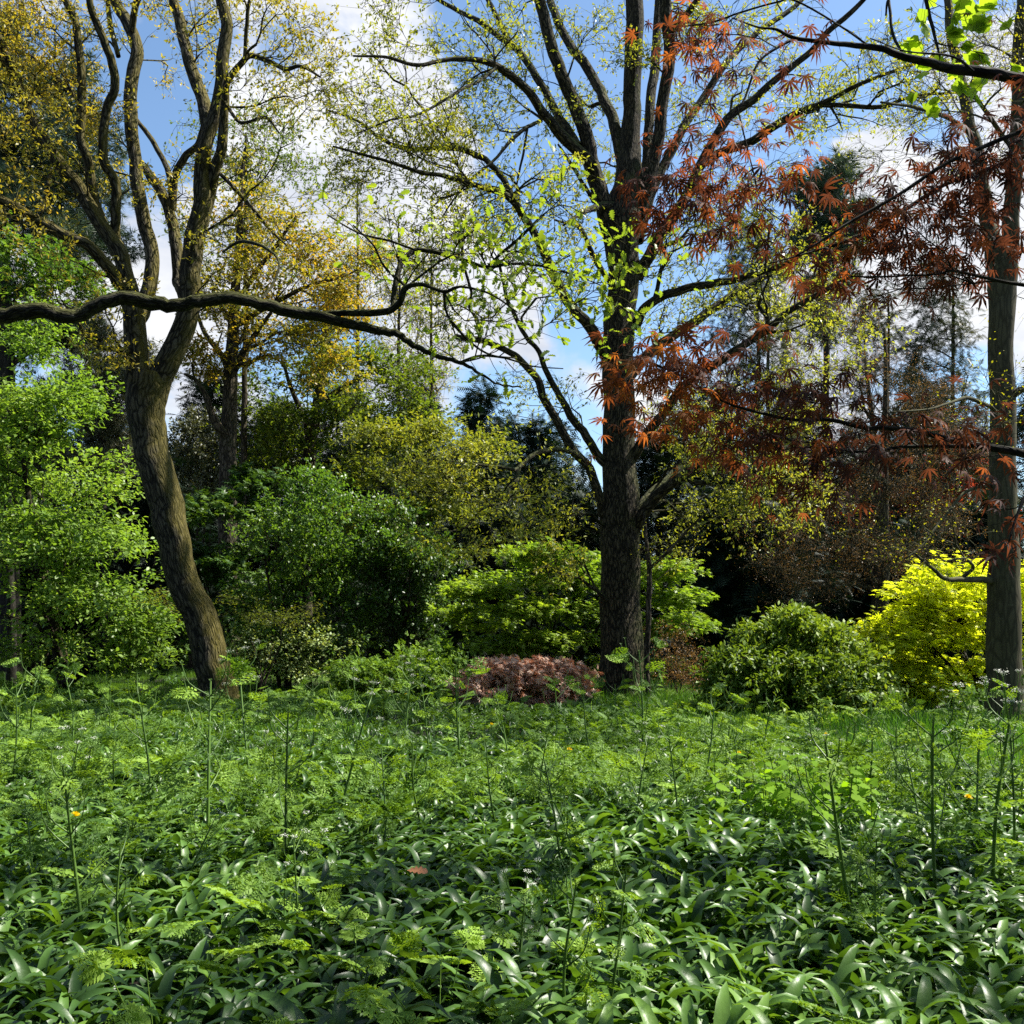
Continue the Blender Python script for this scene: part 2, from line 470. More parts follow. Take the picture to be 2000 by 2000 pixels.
# simple folded oval: 2 quads
OVAL = tpl([(0, 0, 0), (.27, .35, .07), (.2, .75, .04), (0, 1, -.06), (-.2, .75, .04), (-.27, .35, .07), (0, .4, 0)],
           [(0, 1, 2, 6), (6, 2, 3, 4), (0, 6, 4, 5)])
DIAM = tpl([(0, 0, 0), (.25, .5, .05), (0, 1, -.03), (-.25, .5, .05)], [(0, 1, 2, 3)])
NARROW = tpl([(0, 0, 0), (.13, .45, .03), (0, 1, -.05), (-.13, .45, .03)], [(0, 1, 2, 3)])
ELLIP = tpl([(0, 0, 0), (.17, .3, .05), (.18, .65, .03), (0, 1, -.10), (-.18, .65, .03), (-.17, .3, .05), (0, .5, -.0)],
            [(0, 1, 2, 6), (6, 2, 3, 4), (0, 6, 4, 5)])


def lobed_oak():
    prof = [(0, .03), (.12, .06), (.22, .20), (.30, .10), (.42, .28), (.52, .13), (.64, .30), (.74, .15), (.86, .22), (.94, .12), (1.0, 0)]
    vs = []; f = []
    mid = []
    for y, w in prof:
        b = -.18 * y * y
        vs += [(w, y, b + w * .2), (0, y, b), (-w, y, b + w * .2)]
    for i in range(len(prof) - 1):
        a = i * 3
        f += [(a + 1, a, a + 3, a + 4), (a + 2, a + 1, a + 4, a + 5)]
    return tpl(vs, f)


def palmate(angles, lens, width=.14, droop=.25, notch=.22):
    vs = [(0, 0, 0)]; f = []
    for a, l in zip(angles, lens):
        ca, sa = cos(a), sin(a)
        i = len(vs)

        def pt(al, sd):
            return (sa * al + ca * sd, ca * al - sa * sd, -droop * al * al)
        vs += [pt(notch, -width * .55), pt(l * .52, -width), pt(l, 0), pt(l * .52, width), pt(notch, width * .55)]
        f += [(0, i + 4, i + 3, i + 1, i), (i + 1, i + 3, i + 2)]
    return tpl(vs, f)


ACER = palmate([-2.0, -1.3, -.62, 0, .62, 1.3, 2.0], [.42, .72, .92, 1.0, .92, .72, .42], width=.105, droop=.22, notch=.18)
ACER_D = palmate([-1.9, -1.2, -.55, 0, .55, 1.2, 1.9], [.5, .8, .95, 1.0, .95, .8, .5], width=.088, droop=.7, notch=.16)
ACER5 = palmate([-1.2, -.6, 0, .6, 1.2], [.65, .9, 1, .9, .65], width=.14, droop=.2)
TULIPL = tpl([(0, 0, 0), (.34, .02, .02), (.46, .3, .05), (.36, .48, .03), (.46, .78, -.02), (.2, .82, 0), (0, .72, -.02), (-.2, .82, 0), (-.46, .78, -.02), (-.36, .48, .03), (-.46, .3, .05), (-.34, .02, .02), (0, .45, 0)],
             [(12, 0, 1, 2), (12, 2, 3), (12, 3, 4, 5), (12, 5, 6), (12, 6, 7), (12, 7, 8, 9), (12, 9, 10), (12, 10, 11, 0)])
OAKL = lobed_oak()


def stalked(t, st=.5, w=.012):
    v, l, k = t
    v = v.copy(); v[:, 1] += st
    n = len(v)
    v = np.vstack([v, [(-w, 0, .1), (w, 0, .1), (w, st + .02, 0), (-w, st + .02, 0)]])
    return v, np.concatenate([l, [n, n + 1, n + 2, n + 3]]), np.concatenate([k, [4]])


ACER_S = stalked(ACER_D)


def tuft(n=9, spread=.9, w=.03):
    r = np.random.default_rng(5)
    vs = []; f = []
    for i in range(n):
        a = r.uniform(0, 2 * pi); e = r.uniform(.1, spread)
        d = np.array([sin(e) * cos(a), cos(e), sin(e) * sin(a)])
        q = nrm(np.cross(d, r.normal(size=3)))
        l = r.uniform(.7, 1)
        i0 = len(vs)
        vs += [tuple(q * w), tuple(-q * w), tuple(d * l)]
        f.append((i0, i0 + 1, i0 + 2))
    return tpl(vs, f)


TUFT = tuft()
TUFT2 = tuft(6, .7, .05)


def spray():
    """flat conifer or yew spray: a shoot with short blades either side"""
    vs = [(-.02, 0, 0), (.02, 0, 0), (0, 1, -.12)]; f = [(0, 1, 2)]
    for k in range(7):
        y = .1 + k * .12
        l = .36 * (1 - .55 * k / 7)
        for sg in (-1, 1):
            i = len(vs)
            vs += [(0, y - .035, -.12 * y * y), (sg * l, y + l * .6, -.12 * y * y - .06), (0, y + .045, -.12 * y * y)]
            f.append((i, i + 1, i + 2))
    return tpl(vs, f)


SPRAY = spray()


def frond(npin=7, nleaf=5, fine=True, seed=1):
    """cow parsley leaf: divided two or three times, every leaflet toothed and slightly twisted"""
    r = np.random.default_rng(seed)
    vs = []; f = []
    c1, c2 = r.uniform(-.35, -.15), r.uniform(-.3, -.1)

    def z(p):
        return c1 * p[1] ** 2 + c2 * p[0] ** 2 + .12 * p[1]

    def dia(p, d, l, w, tw=0.0):
        d = np.array(d); q = np.array([d[1], -d[0]])
        i = len(vs)
        for a, b in ((0, 0), (.38, .5), (.7, .28), (1, 0), (.7, -.28), (.38, -.5)):
            pp = np.array(p) + d * l * a + q * w * b
            vs.append((pp[0], pp[1], z(pp) + tw * b * w + r.normal(0, .004)))
        f.append((i, i + 1, i + 2, i + 3)); f.append((i, i + 3, i + 4, i + 5))
    i = len(vs)
    vs.extend([(-.010, 0, 0), (.010, 0, 0), (.004, 1, z((0, 1))), (-.004, 1, z((0, 1)))]); f.append((0, 1, 2, 3))
    for k in range(npin):
        t = k / npin
        y = .16 + .78 * t + r.normal(0, .01)
        L_ = (.50 * (1 - t) ** .75 + .06) * r.uniform(.85, 1.1)
        for sg in (-1, 1):
            a = radians(60 - 18 * t + r.normal(0, 4))
            d = np.array([sg * sin(a), cos(a)])
            tw = r.uniform(-1.2, 1.2)
            if not fine:
                dia((0, y), d, L_, L_ * .34, tw)
                dia(np.array([0, y]) + d * L_ * .35, (d[0] * .4, 1), L_ * .4, L_ * .2, tw)
                continue
            m = max(2, int(round(nleaf * (1 - t * .5))))
            for j in range(m):
                u = (j + .45) / m
                pp = np.array([0, y]) + d * L_ * u * .9
                ll = L_ * .46 * (1 - u * .6)
                for s2 in (-1, 1):
                    b = a * sg + s2 * radians(46)
                    dia(pp, (sin(b), cos(b)), ll, ll * .46, tw + r.uniform(-.8, .8))
            dia(np.array([0, y]) + d * L_ * .55, d, L_ * .5, L_ * .14, tw)
    dia((0, .88), (0, 1), .16, .09)
    return tpl(vs, f)


FRONDS = [frond(seed=k) for k in (1, 2, 3)]
FRONDS_M = [frond(5, 3, seed=k) for k in (4, 5, 6)]
FRONDS_L = [frond(5, 3, False, seed=k) for k in (7, 8, 9)]
FROND_M = FRONDS_M[0]
FROND_L = FRONDS_L[0]


def strap(curl, fold=.25, segs=7, width=.064, e0=80):
    """broad lance-shaped leaf rising from the ground and arching over"""
    vs = []; f = []
    e = radians(e0); y = z = 0.0
    for i in range(segs + 1):
        t = i / segs
        w = width * (sin(pi * min(1, t * .93 + .07)) ** .8) * (1.15 if t > .25 else .45 + 2.6 * t) if t < 1 else 0.002
        vs += [(w, y, z + w * fold), (0, y, z), (-w, y, z + w * fold)]
        st = 1 / segs
        y += cos(e) * st; z += sin(e) * st
        e -= curl / segs * (.4 + 1.2 * t)
    for i in range(segs):
        a = i * 3
        f += [(a, a + 1, a + 4, a + 3), (a + 1, a + 2, a + 5, a + 4)]
    return tpl(vs, f)


STRAPS = [strap(radians(c), fo, e0=e) for c, fo, e in ((115, .45, 70), (135, .6, 80), (85, .35, 55), (160, .5, 85), (95, .6, 48))]
STRAPS_L = [strap(radians(c), fo, segs=3, e0=e) for c, fo, e in ((115, .45, 68), (135, .6, 75), (85, .35, 50), (150, .5, 80))]


def catmull(pts, n):
    pts = np.asarray(pts, float)
    p = np.vstack([2 * pts[0] - pts[1], pts, 2 * pts[-1] - pts[-2]])
    k = len(pts) - 1
    ts = np.linspace(0, k, n)
    i = np.minimum(ts.astype(int), k - 1)
    u = (ts - i)[:, None]
    a, b, c, d = p[i], p[i + 1], p[i + 2], p[i + 3]
    return .5 * ((2 * b) + (-a + c) * u + (2 * a - 5 * b + 4 * c - d) * u ** 2 + (-a + 3 * b - 3 * c + d) * u ** 3)


def limb(pix, Y0, Y1=None, w0=None, w1=None, n=None, wob=0.0):
    """pix: [(px,py[,width_px])]; returns path (n,3) and radii (n) in metres"""
    Y1 = Y0 if Y1 is None else Y1
    m = len(pix)
    pts = []
    for i, q in enumerate(pix):
        t = i / (m - 1)
        Y = Y0 + (Y1 - Y0) * t
        w = q[2] if len(q) > 2 else w0 + (w1 - w0) * t
        p = P(q[0], q[1], Y)
        pts.append([*p, w * .5 * Y / F])
    n = n or max(6, (m - 1) * 5 + 1)
    c = catmull(pts, n)
    c[:, 3] = np.maximum(c[:, 3], .002)
    # natural kinks along the limb
    ph = rng.uniform(0, 6.28, (3, 3)); tt = np.linspace(0, 1, n)[:, None] * (m - 1)
    kink = np.sin(tt * 2.9 + ph[0]) * .5 + np.sin(tt * 5.3 + ph[1]) * .35 + np.sin(tt * 9.1 + ph[2]) * .2
    c[:, :3] += kink * (np.minimum(c[:, 3:4] * .22, .022) + .003 * (Y0 > 8)) * np.minimum(1, tt)
    if wob:
        c[1:-1, :3] += rng.normal(0, wob, (n - 2, 3)) * np.array([.6, 1, .6])
    return c[:, :3], c[:, 3]


def tag(o, label=None, cat=None, group=None, kind=None):
    if label: o['label'] = label
    if cat: o['category'] = cat
    if group: o['group'] = group
    if kind: o['kind'] = kind
    return o


def root(name, loc, label, cat, group=None):
    o = bpy.data.objects.new(name, None)
    scn.collection.objects.link(o)
    o.location = loc
    o.empty_display_size = .2
    return tag(o, label, cat, group)


# ------------------------------------------------------------------ growing branches
def blob_px(px, py, Y, rx, ry, ryd, n, shell=.0):
    """n points in an ellipsoid: centre at a pixel and depth, radii in px, px, metres"""
    c = P(px, py, Y)
    return blob(c, (rx * Y / F, ryd, ry * Y / F), n, shell)


def blob(c, r, n, shell=.0):
    nc = max(6, n // 13)
    d = nrm(rng.normal(size=(nc, 3)))
    u = rng.random(nc) ** (1 / 3)
    u = shell + (1 - shell) * u
    cen = np.asarray(c) + d * u[:, None] * np.asarray(r)
    k = rng.integers(0, nc, n)
    rm = np.minimum(np.asarray(r), .9) * np.array([.30, .30, .12]) + .02
    return cen[k] + rng.normal(size=(n, 3)) * rm


def grow(limbs, targets, rtip=.004, bf=.25, fw=.35, seg=.3, curve=.35, up=.0, wob=.06, rcap=.7, expo=.5):
    """connects every target to the skeleton by a curved branch. Returns list of (path, radii, is new)."""
    pos = []; par = []; dirs = []; rad = []; plen = []
    for path, r in limbs:
        k = len(path)
        base = sum(map(len, pos))
        t = nrm(np.gradient(path, axis=0))
        pos.append(path); dirs.append(t); rad.append(r)
        # path length from the ground is roughly the height above the first point
        ll = np.concatenate([[0], np.cumsum(np.linalg.norm(np.diff(path, axis=0), axis=1))])
        plen.append(ll + np.linalg.norm(path[0] - limbs[0][0][0]))
    cap = sum(map(len, pos)) + len(targets) * 14 + 10
    PO = np.zeros((cap, 3)); DI = np.zeros((cap, 3)); PL = np.zeros(cap); PA = np.full(cap, -1); FR = np.zeros(cap)
    n = sum(map(len, pos))
    PO[:n] = np.concatenate(pos); DI[:n] = np.concatenate(dirs); PL[:n] = np.concatenate(plen); FR[:n] = np.concatenate(rad)
    nfix = n
    d0 = np.min(np.linalg.norm(targets[:, None, :] - PO[None, :n:max(1, n // 150), :], axis=2), axis=1)
    order = np.argsort(d0 + rng.uniform(0, .3, len(targets)))
    new = []
    for ti in order:
        t = targets[ti]
        v = t - PO[:n]
        d = np.sqrt((v * v).sum(1)) + 1e-6
        cost = d + bf * PL[:n] - fw * (v * DI[:n]).sum(1) + (v[:, 2] < 0) * -v[:, 2] * .25
        j = int(np.argmin(cost))
        L_ = d[j]
        if L_ < .03:
            continue
        m = int(min(12, max(2, math.ceil(L_ / seg))))
        s = np.linspace(0, 1, m + 1)[:, None]
        dv = v[j]
        q = nrm(rng.normal(size=3))
        tan0 = (DI[j] * .8 + dv / L_ + q * .35); tan0 = tan0 / np.linalg.norm(tan0) * L_ * curve * 2
        tan1 = (dv / L_ + np.array([0, 0, up]) + rng.normal(0, .25, 3)) * L_ * curve * 2
        h = (2 * s ** 3 - 3 * s ** 2 + 1) * PO[j] + (s ** 3 - 2 * s ** 2 + s) * tan0 + (-2 * s ** 3 + 3 * s ** 2) * t + (s ** 3 - s ** 2) * tan1
        if m > 2:
            h[1:-1] += rng.normal(0, wob * min(1, L_), (m - 1, 3))
        ids = list(range(n, n + m))
        PO[n:n + m] = h[1:]
        DI[n:n + m] = nrm(np.diff(h, axis=0))
        PL[n:n + m] = PL[j] + L_ * s[1:, 0]
        PA[n:n + m] = [j] + ids[:-1]
        new.append([j] + ids)
        n += m
    cnt = np.zeros(n)
    for p in new:
        cnt[p[-1]] += 1
    for i in range(n - 1, nfix - 1, -1):
        if PA[i] >= nfix:
            cnt[PA[i]] += cnt[i]
    R = rtip * np.maximum(cnt, 1) ** expo
    out = []
    for p in new:
        rr = R[p[1:]].copy()
        j = p[0]
        pr = FR[j] if j < nfix else R[j]
        rr = np.minimum(rr, max(pr * rcap, rtip))
        R[p[1:]] = rr
        r0 = rr[0]
        out.append((PO[p], np.concatenate([[r0], rr])))
    return out


def tube_batch(mb, brs, big=.05):
    groups = {}
    for path, r in brs:
        sides = 3 if r.max() < .012 else (5 if r.max() < .04 else 8)
        groups.setdefault((len(path), sides), []).append((path, r))
    for (k, s), lst in groups.items():
        mb.tubes(np.array([a for a, _ in lst]), np.array([b for _, b in lst]), s)


def twigs(tips, dirs, k, length, bend=.3, flat=0.0, up=0.0, pts=4):
    """k little twigs from each tip; returns (n*k, pts, 3)"""
    n = len(tips)
    T = np.repeat(tips, k, 0)
    D = np.repeat(dirs, k, 0) * .6 + nrm(rng.normal(size=(n * k, 3)))
    D[:, 2] = D[:, 2] * (1 - flat) + up
    D = nrm(D)
    Ln = length * rng.uniform(.5, 1.15, (n * k, 1))
    B = rng.normal(0, bend, (n * k, 3))
    ts = np.linspace(0, 1, pts)
    return T[:, None, :] + ts[None, :, None] * (D * Ln)[:, None, :] + (ts ** 2)[None, :, None] * (B * Ln)[:, None, :]


def leaf_on(mb, tw, k, tmpl, size, spread=.8, upn=.8, gravity=0.0, jitter=.02, tmin=.25, clump=None, flatax=0.0, vari=.3, endw=1.0):
    """k leaves along each twig"""
    n, p, _ = tw.shape
    t = tmin + (1 - tmin) * rng.random((n, k)) ** (endw * .5)
    f = t * (p - 1)
    i = np.minimum(f.astype(int), p - 2)
    u = (f - i)[..., None]
    ii = np.arange(n)[:, None]
    pos = tw[ii, i] * (1 - u) + tw[ii, i + 1] * u
    td = nrm(tw[ii, i + 1] - tw[ii, i])
    ax = td + rng.normal(0, spread, (n, k, 3))
    ax[..., 2] = ax[..., 2] * (1 - flatax) - gravity
    nn = rng.normal(0, .75 - upn * .4, (n, k, 3)) + np.array([0, 0, upn]) + np.array(sv) * .7
    pos = pos + rng.normal(0, jitter, pos.shape)
    sc = size * rng.uniform(1 - vari, 1 + vari, (n, k))
    base = rng.random((n, 1)) if clump is None else clump
    att = np.clip(base * .55 + rng.random((n, k)) * .45, 0, 1)
    mb.leaves(tmpl, pos.reshape(-1, 3), ax.reshape(-1, 3), nn.reshape(-1, 3), sc.ravel(), att.ravel())


def make_tree(name, label, cat, limbs, targets, bark, leafm, tmpl=DIAM, size=.06, ntw=4, twl=.35, nl=5, base=None, group=None,
              trunk_n=1, parts_limbs=False, twig_tubes=True, rtip=.004, seg=.35, bf=.25, fw=.35, upn=.6, gravity=.1, flat=0.0, up=.0,
              spread=.8, jitter=.02, along=0, expo=.5, twr=.003, curve=.35, trunk_sides=20, lump=.05, leaf_parts=None, wob=.06, crown_name='crown', vary=None):
    base = np.array(limbs[0][0][0] if base is None else base, float)
    base[2] = 0.0
    rt = root(name, base, label, cat, group)
    tr = MB()
    for i, (p, r) in enumerate(limbs):
        if i < trunk_n or not parts_limbs:
            tr.tubes(p[None], r[None], trunk_sides if i < trunk_n else 10, lump=lump if r.max() > .05 else 0, cap=True)
    tr.build('trunk', bark, rt, base, smooth=True)
    if parts_limbs:
        for p, r in limbs[trunk_n:]:
            m = MB()
            m.tubes(p[None], r[None], 12, lump=lump, cap=True)
            m.build('limb', bark, rt, base, smooth=True)
    brs = grow(limbs, targets, rtip=rtip, seg=seg, bf=bf, fw=fw, up=up, expo=expo, curve=curve, wob=wob)
    tips = np.array([b[0][-1] for b in brs])
    dirs = nrm(np.array([b[0][-1] - b[0][-2] for b in brs]))
    if along:
        a_t = []; a_d = []
        for p, r in brs:
            if len(p) > 3:
                for q in rng.integers(1, len(p) - 1, along):
                    a_t.append(p[q]); a_d.append(p[q + 1] - p[q])
        if a_t:
            tips = np.concatenate([tips, a_t]); dirs = np.concatenate([dirs, nrm(np.array(a_d))])
    tw = twigs(tips, dirs, ntw, twl, flat=flat, up=up)
    bm_ = MB()
    tube_batch(bm_, brs)
    if twig_tubes:
        bm_.tubes(tw, np.full(tw.shape[:2], twr) * np.linspace(1, .5, tw.shape[1])[None], 3)
    bm_.build('branches', bark, rt, base, smooth=True)
    cr = MB()
    # colour drifts from clump to clump
    cl = np.repeat(np.clip(.5 + .5 * np.sin(tips @ np.array([1.1, .7, 1.7]) + rng.uniform(0, 6)) * .6 + rng.normal(0, .2, len(tips)), 0, 1), ntw)[:, None]
    if vary is not None:
        cl = np.repeat(np.clip(vary(tips) + rng.normal(0, .12, len(tips)), 0, 1), ntw)[:, None]
    leaf_on(cr, tw, nl, tmpl, size, spread=spread, upn=upn, gravity=gravity, jitter=jitter, clump=cl, flatax=flat * .6)
    cr.build(crown_name, leafm, rt, base)
    return rt


def straight(px, py0, py1, Y, w0, w1, px1=None, bow=0, n=9):
    px1 = px if px1 is None else px1
    pix = []
    for i in range(n):
        t = i / (n - 1)
        pix.append((px + (px1 - px) * t + bow * sin(pi * t) + (random.uniform(-2, 2) if 0 < i < n - 1 else 0), py0 + (py1 - py0) * t, w0 + (w1 - w0) * t))
    return limb(pix, Y)


def to_ground(pix, Y):
    """pixel row where the ground (z=0) lies at depth Y"""
    return 1210 + EYE * F / Y


# ================================================================== GROUND
def gz(x, y):
    return .05 * np.sin(x * .5 + 1) * np.sin(y * .37) + .03 * np.sin(x * 1.3 + y * .9)


def build_ground():
    a = np.concatenate([-np.geomspace(400, 30, 14), np.linspace(-28, 28, 113), np.geomspace(30, 400, 14)])
    b = np.concatenate([-np.geomspace(400, 8, 12), np.linspace(-6, 40, 93), np.geomspace(43, 500, 16)])
    X, Y = np.meshgrid(a, b)
    Z = gz(X, Y) * ((np.abs(X) < 29) & (Y > -7) & (Y < 41)) - .01
    v = np.stack([X, Y, Z], -1)
    ny, nx = X.shape
    i = np.arange(ny * nx).reshape(ny, nx)
    q = np.stack([i[:-1, :-1], i[:-1, 1:], i[1:, 1:], i[1:, :-1]], -1).reshape(-1, 4)
    m = MB()
    m.add(v, q, np.full(len(q), 4))
    tag(m.build('ground', ground_mat(), smooth=True), kind='structure')


build_ground()


def shift(pix, dx=0, dy=0):
    return [(q[0] + dx, q[1] + dy, *q[2:]) for q in pix]


# ================================================================== BIG TREES
def build_leaning_tree():
    Y = 19.0
    tr = limb([(430, 1384, 86), (424, 1348, 74), (412, 1290, 66), (399, 1232, 64), (375, 1170, 61), (352, 1116, 60), (338, 1050, 62), (328, 999, 66), (311, 940, 66), (297, 883, 66), (287, 830, 70),
               (285, 790, 75), (290, 752, 80), (295, 728, 70)], Y, n=50)
    limbs = [tr,
             limb([(296, 790, 52), (318, 725, 50), (345, 672, 46), (373, 600, 43), (370, 543, 42), (380, 471, 40), (393, 398, 37), (396, 326, 32), (409, 254, 28), (431, 181, 26), (435, 109, 26), (442, 36, 24), (431, 0, 22), (425, -60, 18), (440, -180, 12)], Y, Y - .6),
             limb([(275, 790, 52), (266, 720, 48), (264, 634, 44), (257, 590, 40), (248, 545, 32), (232, 489, 31), (188, 427, 29), (156, 370, 28), (120, 326, 27), (83, 268, 26), (47, 203, 22), (22, 127, 18), (0, 80, 16), (-40, 0, 11), (-90, -90, 7)], Y, Y - 1.5),
             limb([(258, 640, 34), (275, 610, 32), (290, 570, 30), (297, 507, 28), (283, 435, 28), (268, 362, 27), (262, 290, 26), (254, 217, 27), (256, 163, 26), (268, 109, 26), (254, 54, 24), (225, 0, 22), (210, -60, 18), (190, -180, 12)], Y, Y + 1.5),
             limb([(262, 600, 26), (254, 580, 26), (232, 552, 25), (203, 512, 24), (163, 474, 22), (109, 451, 22), (43, 413, 20), (0, 388, 18), (-60, 370, 14), (-160, 365, 9)], Y, Y - 2.6),
             limb([(228, 496, 24), (217, 471, 22), (186, 399, 21), (174, 326, 19), (158, 272, 18), (159, 199, 18), (156, 109, 16), (145, 36, 15), (127, 0, 14), (115, -60, 12), (100, -160, 8)], Y - .2, Y - 1.6),
             limb([(225, 480, 20), (226, 440, 20), (225, 362, 20), (203, 308, 19), (207, 217, 18), (226, 163, 18), (214, 109, 17), (192, 54, 16), (174, 0, 14), (160, -60, 12), (150, -150, 8)], Y - .3, Y - 2.4),
             limb([(364, 590, 28), (355, 560, 27), (348, 543, 26), (344, 471, 24), (330, 410, 22), (302, 355, 20), (285, 330, 16), (268, 308, 9), (258, 260, 6)], Y, Y + 1.8),
             limb([(336, 410, 18), (341, 344, 16), (362, 308, 15), (385, 283, 13), (398, 240, 8)], Y + .9, Y + .4),
             limb([(336, 395, 13), (330, 340, 12), (318, 310, 11), (290, 264, 10), (268, 235, 8), (240, 210, 5)], Y + 1.0, Y + 2.0),
             limb([(408, 260, 28), (391, 181, 26), (366, 109, 24), (350, 36, 22), (341, 0, 20), (335, -60, 17), (345, -160, 10)], Y - .3, Y + 1.0),
             limb([(394, 440, 26), (412, 370, 24), (430, 300, 22), (438, 220, 18), (447, 156, 14), (482, 112, 12), (515, 116, 10), (558, 134, 9), (590, 130, 7), (625, 150, 4)], Y, Y - 1.6),
             limb([(478, 115, 9), (481, 70, 8), (484, 18, 8), (500, -50, 6), (510, -120, 4)], Y - 1, Y - 1.6),
             limb([(266, 700, 13), (250, 685, 12), (203, 678, 11), (170, 659, 10), (152, 630, 7), (120, 625, 4)], Y - .1, Y - 1.4),
             limb([(231, 110, 10), (217, 54, 11), (210, 0, 10), (200, -60, 8)], Y + 1, Y + 1.6),
             limb([(258, 60, 14), (262, 25, 14), (270, -8, 13), (280, -60, 10)], Y + 1, Y + .4),
             limb([(165, 210, 8), (110, 150, 9), (60, 110, 8), (20, 100, 5)], Y - .6, Y + .6),
             limb([(100, 330, 7), (90, 380, 7), (80, 420, 5)], Y - .6, Y - 1.2),
             limb([(440, 200, 7), (470, 240, 7), (520, 230, 6), (545, 260, 3)], Y - .8, Y - 2),
             limb([(420, 330, 8), (470, 380, 8), (520, 440, 6), (560, 480, 3)], Y - .2, Y - 1.2),
             ]
    B = blob_px
    T = np.concatenate([
        B(40, 70, Y - 1.5, 130, 110, 1.6, 260), B(130, 250, Y - 1, 150, 130, 2.0, 120), B(60, 400, Y - 2, 110, 100, 1.5, 60),
        B(560, 110, Y - 1.5, 105, 130, 1.4, 160), B(450, 60, Y, 90, 100, 2, 60), B(330, 120, Y + 1, 130, 120, 2, 70), B(300, 350, Y + .6, 140, 120, 1.8, 80),
        B(480, 300, Y - .8, 100, 120, 1.6, 60), B(480, 470, Y - .6, 90, 70, 1.2, 35), B(180, 560, Y - 1.5, 130, 60, 1.6, 60), B(190, 680, Y - .8, 80, 40, 1.0, 45),
        B(420, 560, Y - .3, 60, 50, 1, 25), B(260, -120, Y, 420, 130, 3.5, 260), B(620, 210, Y - 2, 60, 60, 1, 25)])
    lean_tint = lambda p: .34 - .08 * (p[:, 0] + 6.0) + .2 * np.sin(p @ np.array([1.3, .6, 1.7]))
    T = np.concatenate([T, B(30, 60, Y - 1.2, 110, 90, 1.4, 120), B(110, 200, Y - 1, 90, 80, 1.4, 80), B(30, 300, Y - 2, 70, 60, 1.2, 50)])
    make_tree('leaning_tree', 'mossy leaning tree with S-shaped trunk forking into many upright limbs', 'tree', limbs, T, M['bark_lean'], M['leanleaf'],
              tmpl=ELLIP, size=.08, ntw=3, twl=.32, nl=5, parts_limbs=True, rtip=.0052, seg=.3, spread=.9, trunk_sides=28, lump=.045, twr=.0035, vary=lean_tint)


